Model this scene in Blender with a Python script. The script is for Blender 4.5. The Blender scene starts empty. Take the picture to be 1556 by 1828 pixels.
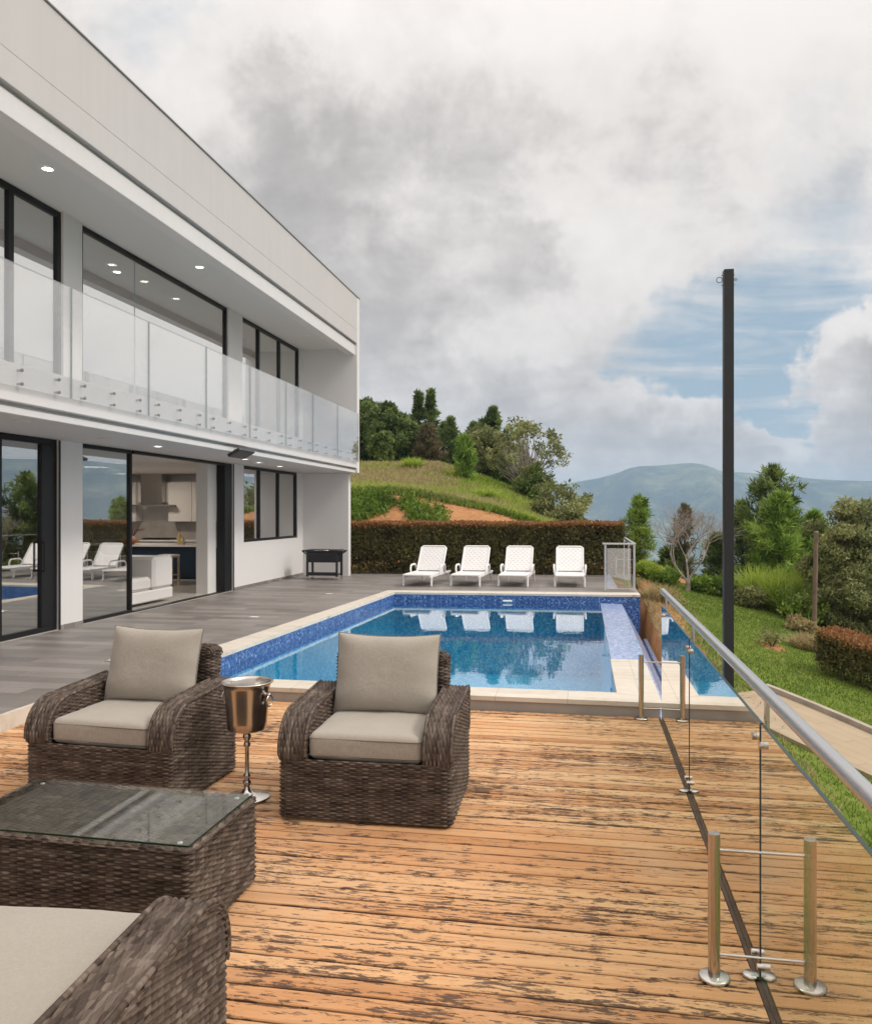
import bpy, math, random
import numpy as np
from mathutils import Vector, Matrix, Quaternion
random.seed(7); rng = np.random.default_rng(11)
S = bpy.context.scene; COL = S.collection
R = math.radians

# ------------------------------------------------------------------ camera
CAMZ = 1.7
cd = bpy.data.cameras.new('camera'); cam = bpy.data.objects.new('camera', cd); COL.objects.link(cam)
cd.sensor_fit = 'HORIZONTAL'; cd.sensor_width = 36.0; cd.lens = 36.0*1450/1556
cd.clip_start = 0.05; cd.clip_end = 20000
YAW = math.atan2(262, 1450)
cam.location = (0, 0, CAMZ); cam.rotation_euler = (R(90), 0, YAW)
S.camera = cam
CF = (-math.sin(YAW), math.cos(YAW)); CR = (math.cos(YAW), math.sin(YAW))

def ray(u, v):                       # direction through a place in the photograph, used to survey positions
    return Vector((CF[0]*1450+CR[0]*(u-778), CF[1]*1450+CR[1]*(u-778), 915-v))
def at_y(u, v, y):
    d = ray(u, v); t = y/d.y
    return Vector((d.x*t, y, CAMZ+d.z*t))

# ------------------------------------------------------------------ colour management
S.view_settings.view_transform = 'Standard'; S.view_settings.look = 'None'
S.view_settings.exposure = 0.30; S.view_settings.gamma = 1.0
S.render.engine = 'CYCLES'
S.cycles.use_denoising = True
S.cycles.max_bounces = 12; S.cycles.transparent_max_bounces = 24; S.cycles.glossy_bounces = 5
S.cycles.diffuse_bounces = 4; S.cycles.volume_bounces = 1
S.cycles.sample_clamp_indirect = 6.0

# ------------------------------------------------------------------ node helpers
class NT:
    def __init__(s, tree):
        s.t = tree; s.t.nodes.clear()
    def n(s, typ, **kw):
        nd = s.t.nodes.new(typ)
        for k, v in kw.items(): setattr(nd, k, v)
        return nd
    def put(s, inp, v):
        if isinstance(v, bpy.types.NodeSocket): s.t.links.new(v, inp)
        elif isinstance(v, (tuple, list)) and len(v) == 3 and inp.type == 'RGBA': inp.default_value = (*v, 1)
        else: inp.default_value = v
    def m(s, op, a, b=None, c=None, clamp=False):
        nd = s.n('ShaderNodeMath', operation=op, use_clamp=clamp)
        for i, v in enumerate((a, b, c)):
            if v is not None: s.put(nd.inputs[i], v)
        return nd.outputs[0]
    def v(s, op, a, b=None, c=None):
        nd = s.n('ShaderNodeVectorMath', operation=op)
        s.put(nd.inputs[0], a)
        if b is not None: s.put(nd.inputs[3 if op == 'SCALE' else 1], b)
        return nd.outputs['Value'] if op in ('DOT_PRODUCT', 'LENGTH') else nd.outputs[0]
    def mr(s, x, a, b, c=0.0, d=1.0, smooth=False):
        nd = s.n('ShaderNodeMapRange', interpolation_type='SMOOTHSTEP' if smooth else 'LINEAR')
        for i, q in enumerate((x, a, b, c, d)): s.put(nd.inputs[i], q)
        return nd.outputs[0]
    def mix(s, f, a, b, mode='MIX'):
        nd = s.n('ShaderNodeMix', data_type='RGBA', blend_type=mode)
        s.put(nd.inputs[0], f); s.put(nd.inputs[6], a); s.put(nd.inputs[7], b)
        return nd.outputs[2]
    def noise(s, vec, scale, detail=4, rough=.55, dist=0., out=0, dim='3D'):
        nd = s.n('ShaderNodeTexNoise', noise_dimensions=dim)
        if vec is not None: s.put(nd.inputs['Vector'], vec)
        s.put(nd.inputs['Scale'], scale); s.put(nd.inputs['Detail'], detail)
        s.put(nd.inputs['Roughness'], rough); s.put(nd.inputs['Distortion'], dist)
        return nd.outputs[out]
    def white(s, vec, out=0):
        nd = s.n('ShaderNodeTexWhiteNoise'); s.put(nd.inputs['Vector'], vec); return nd.outputs[out]
    def ramp(s, f, stops):
        nd = s.n('ShaderNodeValToRGB'); e = nd.color_ramp.elements
        while len(e) < len(stops): e.new(0.5)
        for el, (p, c) in zip(e, stops): el.position = p; el.color = (*c, 1)
        s.put(nd.inputs[0], f); return nd.outputs[0]
    def sep(s, v):
        nd = s.n('ShaderNodeSeparateXYZ'); s.put(nd.inputs[0], v); return nd.outputs
    def comb(s, x, y, z):
        nd = s.n('ShaderNodeCombineXYZ')
        for i, q in enumerate((x, y, z)): s.put(nd.inputs[i], q)
        return nd.outputs[0]
    def pos(s): return s.n('ShaderNodeNewGeometry').outputs['Position']
    def obj(s): return s.n('ShaderNodeTexCoord').outputs['Object']
    def uv(s): return s.n('ShaderNodeTexCoord').outputs['UV']
    def attr(s, name): return s.n('ShaderNodeAttribute', attribute_name=name).outputs['Fac']
    def bump(s, h, strength=.3, dist=.01):
        nd = s.n('ShaderNodeBump'); s.put(nd.inputs['Strength'], strength); s.put(nd.inputs['Distance'], dist); s.put(nd.inputs['Height'], h)
        return nd.outputs[0]
    def bsdf(s, col, rough=.6, metal=0., normal=None, spec=.5, **kw):
        nd = s.n('ShaderNodeBsdfPrincipled')
        s.put(nd.inputs['Base Color'], col); s.put(nd.inputs['Roughness'], rough); s.put(nd.inputs['Metallic'], metal)
        s.put(nd.inputs['Specular IOR Level'], spec)
        if normal is not None: s.put(nd.inputs['Normal'], normal)
        for k, v in kw.items(): s.put(nd.inputs[k], v)
        return nd.outputs[0]
    def out(s, surf=None, vol=None, world=False):
        nd = s.n('ShaderNodeOutputWorld' if world else 'ShaderNodeOutputMaterial')
        if surf is not None: s.t.links.new(surf, nd.inputs['Surface'])
        if vol is not None: s.t.links.new(vol, nd.inputs['Volume'])

def mat(name):
    m = bpy.data.materials.new(name); m.use_nodes = True
    return m, NT(m.node_tree)

# ------------------------------------------------------------------ world: broken overcast sky
SUN_DIR = Vector((.74, -.06, .80)).normalized()
W = bpy.data.worlds.new('World'); S.world = W; W.use_nodes = True
w = NT(W.node_tree)
SKYM = 1.0
def build_sky():
    d = w.v('NORMALIZE', w.n('ShaderNodeTexCoord').outputs['Generated'])
    x, y, z = w.sep(d)
    zz = w.m('ADD', w.m('MAXIMUM', z, 0.0), .22)
    plane = w.comb(w.m('DIVIDE', x, zz), w.m('DIVIDE', y, zz), 0.37)
    def warp(v, sc, amt, det=4, ro=.55):
        return w.v('ADD', v, w.v('SCALE', w.v('SUBTRACT', w.noise(d, sc, det, ro, 0., out=1), (.5, .5, .5)), amt))
    dd = w.v('NORMALIZE', warp(warp(d, 6., .12), 15., .11, 9, .64))
    def blobs(lst):
        tot = None
        for (u, v, r, wt) in lst:
            c = ray(u, v).normalized()
            q = w.v('DOT_PRODUCT', dd, tuple(c))
            q = w.m('MULTIPLY', w.m('POWER', w.mr(q, math.cos(R(r*1.15)), 1.0, 0., 1.), 1.6), wt)
            tot = q if tot is None else w.m('ADD', tot, q)
        return tot
    dark = blobs([(400,110,3.5,.30),(500,190,4,.8),(560,250,4.5,.8),(630,240,5,.6),(640,400,7,.8),(520,330,6,.6),(770,500,6,.9),(880,480,4.5,1.),(950,470,3.,.8),(820,230,5,.8),(730,250,4,.6),
                  (930,250,4,.6),(1120,235,5.5,.7),(1220,200,4,.5),(690,600,6,.7),(740,690,5,.5),(880,710,5,.5),(980,740,4.5,.8),(1130,790,4,.9),(1230,805,2.6,.9),(1320,825,2.0,.8),
                  (1500,690,2.4,.9),(1545,680,2.4,.7),(1490,790,2.6,1.2),(1550,800,2.6,1.),(1530,350,4,.3),(430,330,5,.7),(560,560,6,.6),(860,370,4,.5),(1000,560,5,.2),(700,130,4,.25)])
    bright = blobs([(860,430,3.4,.9),(740,350,2.8,.8),(625,330,2.2,1.0),(1000,400,5.5,.7),(810,640,2.6,.9),(800,80,9,.9),(1250,60,9,.7),(1100,380,6,.6),(1460,500,4.5,.8),(300,60,5,.6),(920,600,5,.7),(900,880,4,.6),(1450,840,3,.7),(1010,60,8,.6),(1180,560,4,.5),(590,200,1.6,.5),
                    (1500,605,1.6,1.),(1550,605,1.6,.9),(1110,720,2.0,.6),(1215,750,1.6,.6),(1480,700,1.6,.5),(2230,380,16,1.6),(1900,420,11,1.2),(2500,600,14,1.2)])
    clear = blobs([(1370,620,6.5,1.5),(1240,655,6,1.2),(1400,720,5.5,1.8),(1340,750,4.5,1.4),(1165,690,4.5,.8),(1440,590,4.5,.8),(1550,570,3.5,.6),(1400,670,5,.9),(1500,360,6,.38),(1400,440,5,.22),(250,30,4.,.35),(1290,590,5,.5),(1410,800,3.5,.9),(1180,610,4,.3)])
    cum = blobs([(1500,640,2.7,2.2),(1555,650,2.9,2.2),(1490,765,2.8,2.2),(1555,780,3.4,2.2),(1120,775,3.8,2.0),(1215,795,2.8,2.),(1310,820,2.2,2.),(1385,818,1.3,1.4),(1030,750,3.6,1.6)])
    n1 = w.noise(plane, 1.9, 10, .60, .25)
    n2 = w.noise(w.v('MULTIPLY', plane, (1., 1.6, 1.)), 5., 9, .66, .2)
    n3 = w.noise(d, 13., 9, .66, .2)
    n5 = w.noise(w.v('MULTIPLY', d, (1., 1., 1.5)), 4.2, 10, .56, .45)
    def sat(q): return w.m('SUBTRACT', 1., w.m('POWER', 2.718, w.m('MULTIPLY', q, -1.25)))
    sh = w.m('SUBTRACT', w.m('MULTIPLY', sat(dark), .92), .09)
    sh = w.m('SUBTRACT', sh, w.m('MULTIPLY', sat(bright), .50))
    sh = w.m('ADD', sh, w.m('MULTIPLY', w.m('SUBTRACT', n5, .5), 1.6))
    sh = w.m('ADD', sh, w.m('MULTIPLY', w.m('SUBTRACT', n1, .5), .3))
    sh = w.m('ADD', sh, w.m('MULTIPLY', w.m('SUBTRACT', n3, .5), 1.7))
    sh = w.m('ADD', sh, w.m('MULTIPLY', w.m('SUBTRACT', n2, .5), .75))
    cloud = w.ramp(w.mr(sh, -.55, 1.25, 0., 1.), [(0., (.78,.735,.695)), (.28, (.705,.662,.628)), (.48, (.575,.538,.510)), (.68, (.455,.424,.402)), (1., (.35,.325,.308))])
    n4 = w.noise(w.v('MULTIPLY', plane, (1.0, 2.8, 1.)), 2.2, 8, .54, .6)
    cl = w.m('MULTIPLY', sat(clear), w.m('SUBTRACT', w.m('MULTIPLY', n4, 3.1), .55))
    cl = w.m('SUBTRACT', cl, w.m('MULTIPLY', sat(cum), 1.45))
    cl = w.m('ADD', cl, w.m('MULTIPLY', w.m('SUBTRACT', n3, .5), .45))
    clm = w.mr(cl, .02, 1.20, 0., .95, smooth=True)
    sky = w.n('ShaderNodeTexSky', sky_type='NISHITA', sun_disc=False, sun_elevation=math.asin(SUN_DIR.z),
              sun_rotation=math.atan2(SUN_DIR.x, SUN_DIR.y), altitude=1500, air_density=1.0, dust_density=1.5)
    blue = w.mix(.6, w.v('SCALE', sky.outputs[0], .075), (.32, .45, .53))
    col = w.mix(clm, cloud, blue)
    band = w.m('MULTIPLY', w.mr(z, .0, .10, 1., 0., smooth=True), w.m('SUBTRACT', 1., w.m('MULTIPLY', sat(cum), .9)))
    col = w.mix(w.m('MULTIPLY', band, .7), col, (.74, .65, .555))
    # an overcast sky is brighter overhead and towards the veiled sun
    sd = w.v('DOT_PRODUCT', d, tuple(SUN_DIR))
    gain = w.m('ADD', 1.0, w.m('ADD', w.m('MULTIPLY', w.mr(z, .42, .95, 0., 1., smooth=True), .85), w.m('MULTIPLY', w.mr(sd, .72, 1., 0., 1., smooth=True), 1.2)))
    gain = w.m('MULTIPLY', gain, w.mr(z, -.25, .0, .45, 1.0))
    col = w.v('SCALE', col, gain)
    bg = w.n('ShaderNodeBackground'); w.put(bg.inputs[0], col); bg.inputs[1].default_value = SKYM
    w.out(bg.outputs[0], world=True)
build_sky()

sl = bpy.data.lights.new('sun', 'SUN'); sl.energy = 1.35; sl.angle = R(12); sl.color = (1, .94, .86)
so = bpy.data.objects.new('sun', sl); COL.objects.link(so)
so.rotation_euler = SUN_DIR.to_track_quat('Z', 'Y').to_euler()

# ------------------------------------------------------------------ object helpers
def tag(o, label=None, cat=None, group=None, kind=None):
    if label: o['label'] = label
    if cat: o['category'] = cat
    if group: o['group'] = group
    if kind: o['kind'] = kind
    return o
def empty(name, loc=(0,0,0), rz=0., label=None, cat=None, group=None):
    o = bpy.data.objects.new(name, None); COL.objects.link(o)
    o.location = loc; o.rotation_euler = (0, 0, rz); o.empty_display_size = .1
    return tag(o, label, cat, group)
def link(name, me, parent=None, material=None):
    o = bpy.data.objects.new(name, me); COL.objects.link(o)
    if material: me.materials.append(material)
    if parent: o.parent = parent
    return o
def copy_tree(o, parent=None):
    c = o.copy(); COL.objects.link(c)
    if parent: c.parent = parent
    for ch in list(o.children): copy_tree(ch, c)
    return c
def npmesh(name, V, F, smooth=False, attrs=None, uv=None):
    """V (n,3), F (m,k) arrays -> mesh"""
    V = np.asarray(V, np.float32); F = np.asarray(F, np.int32); k = F.shape[1]
    me = bpy.data.meshes.new(name)
    me.vertices.add(len(V)); me.vertices.foreach_set('co', V.ravel())
    me.loops.add(F.size); me.loops.foreach_set('vertex_index', F.ravel())
    me.polygons.add(len(F)); me.polygons.foreach_set('loop_start', np.arange(0, F.size, k, dtype=np.int32))
    me.polygons.foreach_set('use_smooth', np.full(len(F), smooth, bool))
    if uv is not None:
        l = me.uv_layers.new(name='UVMap'); l.data.foreach_set('uv', np.asarray(uv, np.float32)[F.ravel()].ravel())
    for n_, a_ in (attrs or {}).items():
        at = me.attributes.new(n_, 'FLOAT', 'POINT'); at.data.foreach_set('value', np.asarray(a_, np.float32))
    me.update(calc_edges=True); me.validate()
    return me

class MB:
    def __init__(s): s.V = []; s.F = []; s.sm = []
    def add(s, V, F, smooth=False):
        o = len(s.V); s.V += [tuple(v) for v in V]; s.F += [tuple(i+o for i in f) for f in F]; s.sm += [smooth]*len(F); return s
    def box(s, x0, x1, y0, y1, z0, z1, bev=0.):
        if x0 > x1: x0, x1 = x1, x0
        if y0 > y1: y0, y1 = y1, y0
        if z0 > z1: z0, z1 = z1, z0
        b = min(bev, (x1-x0)*.45, (y1-y0)*.45, (z1-z0)*.45)
        if b <= 0:
            V = [(x0,y0,z0),(x1,y0,z0),(x1,y1,z0),(x0,y1,z0),(x0,y0,z1),(x1,y0,z1),(x1,y1,z1),(x0,y1,z1)]
            F = [(0,3,2,1),(4,5,6,7),(0,1,5,4),(1,2,6,5),(2,3,7,6),(3,0,4,7)]
            return s.add(V, F)
        # chamfered box: three inset copies of each corner
        V = []; idx = {}
        xs, ys, zs = (x0, x1), (y0, y1), (z0, z1)
        for i in (0,1):
            for j in (0,1):
                for k in (0,1):
                    sx, sy, sz = (1,-1)[i]*b, (1,-1)[j]*b, (1,-1)[k]*b
                    idx[i,j,k,'x'] = len(V); V.append((xs[i], ys[j]+sy, zs[k]+sz))
                    idx[i,j,k,'y'] = len(V); V.append((xs[i]+sx, ys[j], zs[k]+sz))
                    idx[i,j,k,'z'] = len(V); V.append((xs[i]+sx, ys[j]+sy, zs[k]))
        g = lambda i,j,k,a: idx[i,j,k,a]
        F = []
        for i in (0,1):
            f = [g(i,0,0,'x'), g(i,1,0,'x'), g(i,1,1,'x'), g(i,0,1,'x')]; F.append(f if i else f[::-1])
            f = [g(0,i,0,'y'), g(0,i,1,'y'), g(1,i,1,'y'), g(1,i,0,'y')]; F.append(f if i else f[::-1])
            f = [g(0,0,i,'z'), g(1,0,i,'z'), g(1,1,i,'z'), g(0,1,i,'z')]; F.append(f if i else f[::-1])
        for a in (0,1):
            for c in (0,1):
                fl = (a ^ c)
                f = [g(0,a,c,'y'), g(1,a,c,'y'), g(1,a,c,'z'), g(0,a,c,'z')]; F.append(f if not fl else f[::-1])
                f = [g(a,0,c,'x'), g(a,0,c,'z'), g(a,1,c,'z'), g(a,1,c,'x')]; F.append(f if not fl else f[::-1])
                f = [g(a,c,0,'x'), g(a,c,1,'x'), g(a,c,1,'y'), g(a,c,0,'y')]; F.append(f if not fl else f[::-1])
        for i in (0,1):
            for j in (0,1):
                for k in (0,1):
                    f = [g(i,j,k,'x'), g(i,j,k,'y'), g(i,j,k,'z')]; F.append(f if (i+j+k) % 2 else f[::-1])
        return s.add(V, F)
    def tube(s, pts, r, n=10, cap=True, smooth=True):
        pts = [Vector(p) for p in pts]; m = len(pts)
        rs = r if isinstance(r, (list, tuple)) else [r]*m
        V = []; F = []; up = None
        for i, p in enumerate(pts):
            t = (pts[min(i+1, m-1)]-pts[max(i-1, 0)]).normalized()
            if up is None:
                up = Vector((0,0,1)) if abs(t.z) < .9 else Vector((1,0,0))
            a = t.cross(up).normalized(); b = a.cross(t).normalized(); up = b
            for k in range(n):
                an = 2*math.pi*k/n
                V.append(p + a*(math.cos(an)*rs[i]) + b*(math.sin(an)*rs[i]))
        for i in range(m-1):
            for k in range(n):
                F.append((i*n+k, (i+1)*n+k, (i+1)*n+(k+1) % n, i*n+(k+1) % n))
        s.add(V, F, smooth)
        if cap:
            s.add(V[:n], [tuple(range(n))]); s.add(V[-n:], [tuple(range(n))[::-1]])
        return s
    def lathe(s, prof, n=28, c=(0,0), smooth=True):
        V = []; F = []
        for (r, z) in prof:
            for k in range(n):
                a = 2*math.pi*k/n; V.append((c[0]+r*math.cos(a), c[1]+r*math.sin(a), z))
        for i in range(len(prof)-1):
            for k in range(n):
                F.append((i*n+k, i*n+(k+1) % n, (i+1)*n+(k+1) % n, (i+1)*n+k))
        return s.add(V, F, smooth)
    def prism(s, poly, z0, z1):
        n = len(poly); V = [(x, y, z0) for x, y in poly]+[(x, y, z1) for x, y in poly]
        F = [tuple(range(n))[::-1], tuple(range(n, 2*n))]+[(i, (i+1) % n, n+(i+1) % n, n+i) for i in range(n)]
        return s.add(V, F)
    def mesh(s, name):
        me = bpy.data.meshes.new(name); me.from_pydata(s.V, [], s.F)
        me.polygons.foreach_set('use_smooth', s.sm); me.update(); return me
    def build(s, name, material, parent=None):
        return link(name, s.mesh(name), parent, material)

# ------------------------------------------------------------------ materials
def simple(name, col, rough=.5, metal=0., spec=.5, bump=0., bscale=60., var=0., vscale=3.):
    m, n = mat(name)
    c = col; nm = None
    p = n.obj()
    if var:
        f = n.noise(p, vscale, 5, .6)
        c = n.mix(n.mr(f, .3, .7), tuple(q*(1-var) for q in col), tuple(min(1, q*(1+var)) for q in col))
    if bump: nm = n.bump(n.noise(p, bscale, 4, .6), bump, .004)
    n.out(n.bsdf(c, rough, metal, nm, spec)); return m

def plaster(name, col, streak=.05):
    m, n = mat(name); p = n.pos()
    f = n.noise(p, 1.3, 5, .6); g = n.noise(n.v('MULTIPLY', p, (9., 9., .35)), 1., 5, .6)
    k = n.m('ADD', n.m('MULTIPLY', n.mr(f, .25, .75), .45), n.m('MULTIPLY', n.mr(g, .3, .72), .55))
    c = n.mix(k, tuple(q*(1-streak*1.6) for q in col), tuple(min(.9, q*(1+streak*.5)) for q in col))
    n.out(n.bsdf(c, .85, 0, n.bump(n.noise(p, 90., 4, .65), .12, .003), .25)); return m
M_wall = plaster('white_plaster', (.73,.712,.70), .02)
M_para = plaster('parapet_render', (.57,.545,.535), .035)
M_slab = plaster('slab_render', (.70,.68,.672), .03)
M_soff = plaster('soffit_paint', (.66,.65,.64), .02)
M_int = simple('interior_paint', (.70,.68,.65), .8, spec=.2)
M_black = simple('black_aluminium', (.009,.009,.010), .42, .0, .3, bump=.05)
M_dark = simple('dark_gasket', (.012,.012,.012), .6)
M_steel = simple('brushed_steel', (.60,.56,.52), .22, 1.0, bump=.06, bscale=200)
M_rail = simple('satin_rail_steel', (.66,.65,.65), .30, 1.0, bump=.05, bscale=300)
M_bolt = simple('bolt_steel', (.32,.31,.30), .4, .9)
M_plastic = simple('white_resin', (.80,.78,.77), .38, 0, .5, var=.03, vscale=6)
M_coolblk = simple('black_enamel', (.022,.022,.026), .35, 0, .5, bump=.05)
M_pole = simple('black_painted_steel', (.022,.021,.022), .45, 0, .4, bump=.08, bscale=40, var=.15)
M_white = simple('white_lacquer', (.72,.69,.66), .45)
M_navy = simple('navy_lacquer', (.012,.03,.06), .35)
M_stone = simple('white_counter', (.78,.76,.74), .25)

def glass(name, tint=(.93,.97,.95), k=1.0, off=0.0):
    """plain sheet glass: Fresnel reflection, straight transmission (right from both faces)"""
    m, n = mat(name)
    g = n.n('ShaderNodeNewGeometry')
    ior = n.mr(g.outputs['Backfacing'], 0, 1, 1.52, 1/1.52)
    fr = n.n('ShaderNodeFresnel'); n.put(fr.inputs['IOR'], ior)
    f = n.m('ADD', n.m('MULTIPLY', fr.outputs[0], k), off, clamp=True)
    tr = n.n('ShaderNodeBsdfTransparent'); n.put(tr.inputs[0], tint)
    gl = n.n('ShaderNodeBsdfGlossy'); n.put(gl.inputs['Color'], (1.,.985,.965)); n.put(gl.inputs['Roughness'], 0.0)
    mx = n.n('ShaderNodeMixShader'); n.put(mx.inputs[0], f)
    n.t.links.new(tr.outputs[0], mx.inputs[1]); n.t.links.new(gl.outputs[0], mx.inputs[2])
    n.out(mx.outputs[0]); return m
M_glass = glass('window_glass', (.62,.66,.66), 1.6, .36)
M_sglass = glass('solar_glass', (.74,.77,.76), 1.4, .55)
M_bglass = glass('balcony_glass', (.965,.965,.955), 1.4, .20)
M_rglass = glass('railing_glass', (.82,.91,.84), 1.6, .18)
M_tglass = glass('table_glass', (.93,.96,.94), .85, .0)
M_edge = simple('glass_edge_green', (.014,.035,.022), .25, 0, .4)
M_edgelt = simple('polished_glass_edge', (.30,.38,.36), .25, 0, .5)

def emit(name, col, st):
    m, n = mat(name); e = n.n('ShaderNodeEmission'); n.put(e.inputs[0], col); n.put(e.inputs[1], st); n.out(e.outputs[0]); return m
M_lamp = emit('lamp_lens', (1, .95, .86), 9.0)
M_lens_off = simple('frosted_lens', (.55,.53,.51), .4)

# timber deck ---------------------------------------------------------------
m, n = mat('weathered_decking'); M_deck = m
p = n.pos(); x, y, z = n.sep(p)
rid = n.attr('board')
off = n.comb(n.m('MULTIPLY', rid, 37.), 0, n.m('MULTIPLY', rid, 11.))
ps = n.v('ADD', p, off)
grain = n.noise(n.v('MULTIPLY', ps, (2.2, 60., 1.)), 1., 6, .62, .4)
fine = n.noise(n.v('MULTIPLY', ps, (9., 220., 1.)), 1., 4, .6)
tonev = n.noise(n.v('MULTIPLY', p, (.55, .55, 1.)), 1., 3, .5)
base = n.ramp(n.m('ADD', n.m('MULTIPLY', grain, .5), n.m('MULTIPLY', rid, .42)), [(.15, (.40,.185,.080)), (.38, (.575,.295,.138)), (.60, (.685,.41,.215)), (.88, (.75,.50,.31))])
grey = n.mr(n.noise(n.v('MULTIPLY', p, (.9, .7, 1.)), 1., 4, .6), .48, .70)
base = n.mix(n.m('MULTIPLY', grey, .45), base, (.60,.42,.27))
orange = n.mr(n.noise(n.v('MULTIPLY', ps, (1.1, 9., 1.)), 1., 4, .55), .56, .70)
base = n.mix(n.m('MULTIPLY', orange, .38), base, (.52,.20,.05))
base = n.mix(n.mr(fine, .5, .75, 0., .25), base, (.28,.13,.05))
# peeled dark patches, long in the board direction, gathering along the joists
jd = n.m('ABSOLUTE', n.m('SUBTRACT', n.m('FRACT', n.m('ADD', n.m('DIVIDE', n.m('ADD', x, n.m('MULTIPLY', n.m('SUBTRACT', n.noise(n.comb(0, n.m('MULTIPLY', y, 7.), 0), 1., 3), .5), .10)), .62), .41)), .5))
joist = n.mr(jd, .0, .075, .035, 0., smooth=True)
st1 = n.noise(n.v('MULTIPLY', ps, (3.0, 27., 1.)), 1., 8, .70, .35)
st2 = n.noise(n.v('MULTIPLY', p, (.55, 1.35, 1.)), 1., 5, .62)
st3 = n.noise(n.v('MULTIPLY', ps, (13., 70., 1.)), 1., 8, .74, .2)
sv = n.m('ADD', n.m('ADD', n.m('MULTIPLY', st1, .64), n.m('MULTIPLY', st2, .40)), joist)
sv = n.m('ADD', sv, n.m('MULTIPLY', n.m('SUBTRACT', st3, .5), .95))
stain = n.mr(sv, .566, .594, 0., 1., smooth=True)
edge = n.m('ABSOLUTE', n.m('SUBTRACT', n.m('FRACT', n.m('DIVIDE', n.m('SUBTRACT', y, 6.925-.97+.0045), .097)), .5))
edg = n.mr(n.m('ADD', edge, n.m('MULTIPLY', n.m('SUBTRACT', st1, .5), .22)), .40, .475, 0., .97, smooth=True)
dk = n.mix(n.mr(st3, .35, .65), (.040,.023,.018), (.105,.066,.052))
base = n.mix(n.m('MULTIPLY', n.m('MAXIMUM', stain, edg), .88), base, dk)
hgt = n.m('SUBTRACT', n.m('ADD', n.m('MULTIPLY', grain, .4), n.m('MULTIPLY', fine, .25)), n.m('MULTIPLY', stain, .35))
n.out(n.bsdf(base, n.mr(stain, 0, 1, .58, .8), 0, n.bump(hgt, .55, .004), .14))

# terrace tiles --------------------------------------------------------------
m, n = mat('terrace_tiles'); M_tile = m
p = n.pos(); x, y, z = n.sep(p)
br = n.n('ShaderNodeTexBrick', offset=.37, offset_frequency=2, squash=1.)
n.put(br.inputs['Vector'], p); n.put(br.inputs['Color1'], (.0,.0,.0)); n.put(br.inputs['Color2'], (1.,1.,1.)); n.put(br.inputs['Mortar'], (.5,.5,.5))
n.put(br.inputs['Scale'], 1.); n.put(br.inputs['Mortar Size'], .0045); n.put(br.inputs['Brick Width'], .90); n.put(br.inputs['Row Height'], .225); n.put(br.inputs['Bias'], 0.)
tone = n.mix(.5, br.outputs['Color'], br.outputs['Color'])
g1 = n.noise(n.v('MULTIPLY', p, (1.6, 22., 1.)), 1., 6, .65, .5)
g2 = n.noise(p, 2.2, 5, .6)
k = n.m('ADD', n.m('ADD', n.m('MULTIPLY', g1, .52), n.m('MULTIPLY', g2, .26)), n.m('MULTIPLY', n.sep(tone)[0], .34))
c = n.ramp(k, [(.28, (.14,.123,.113)), (.52, (.215,.193,.178)), (.80, (.31,.28,.26))])
c = n.mix(n.m('MULTIPLY', br.outputs['Fac'], .55), c, (.12,.11,.105))
n.out(n.bsdf(c, n.mr(g1, .3, .7, .38, .55), 0, n.bump(n.m('SUBTRACT', n.m('MULTIPLY', g1, .3), br.outputs['Fac']), .25, .003), .45))

# pool -------------------------------------------------------------------
def mosaic(name, stops, pitch, rough=.25):
    m, n = mat(name)
    p = n.v('ADD', n.pos(), (.0037, .0031, .0043))
    cell = n.v('FLOOR', n.v('SCALE', p, 1/pitch))
    r = n.white(cell)
    fr = n.v('FRACTION', n.v('SCALE', p, 1/pitch))
    c = n.ramp(r, stops)
    big = n.noise(n.pos(), 2.5, 3, .5)
    c = n.mix(n.mr(big, .3, .7, 0., .25), c, n.v('SCALE', c, .7))
    n.out(n.bsdf(c, rough, 0, None, .5)); return m
M_mos_in = mosaic('pool_mosaic', [(0., (.03,.39,.66)), (.35, (.065,.53,.78)), (.65, (.13,.63,.84)), (.88, (.28,.74,.88)), (1., (.52,.82,.9))], .03)
M_mos_line = mosaic('waterline_mosaic', [(0., (.02,.055,.18)), (.4, (.035,.10,.28)), (.75, (.06,.15,.37)), (.95, (.14,.24,.46)), (1., (.28,.38,.58))], .025)
M_mos_weir = mosaic('weir_mosaic', [(0., (.17,.26,.50)), (.4, (.27,.36,.60)), (.75, (.38,.47,.70)), (1., (.56,.64,.80))], .025, .18)
m, n = mat('cream_coping'); M_cop = m
p = n.pos()
v1 = n.noise(n.v('MULTIPLY', p, (1.2, 4.5, 1.)), 1., 6, .62, 1.1); v2 = n.noise(p, 14., 5, .6)
c = n.ramp(n.m('ADD', n.m('MULTIPLY', v1, .7), n.m('MULTIPLY', v2, .3)), [(.32, (.50,.44,.36)), (.48, (.62,.56,.475)), (.7, (.69,.635,.555))])
x, y, z = n.sep(p)
jn = n.m('MAXIMUM', n.m('LESS_THAN', n.m('FRACT', n.m('DIVIDE', n.m('ADD', x, .13), .61)), .009), n.m('LESS_THAN', n.m('FRACT', n.m('DIVIDE', n.m('ADD', y, .02), .61)), .009))
c = n.mix(n.m('MULTIPLY', jn, .6), c, (.30,.26,.21))
c = n.mix(n.mr(n.noise(p, 1.7, 6, .65), .52, .75, 0., .3), c, (.42,.36,.28))
n.out(n.bsdf(c, .6, 0, n.bump(n.m('SUBTRACT', v2, jn), .15, .003), .3))
m, n = mat('pool_water'); M_water = m
p = n.pos()
hh = n.m('ADD', n.noise(n.v('MULTIPLY', p, (1., 1., 1.)), 5.5, 3, .5), n.m('MULTIPLY', n.noise(p, 1.6, 2, .5), 1.6))
nm = n.bump(hh, .10, .006)
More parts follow.
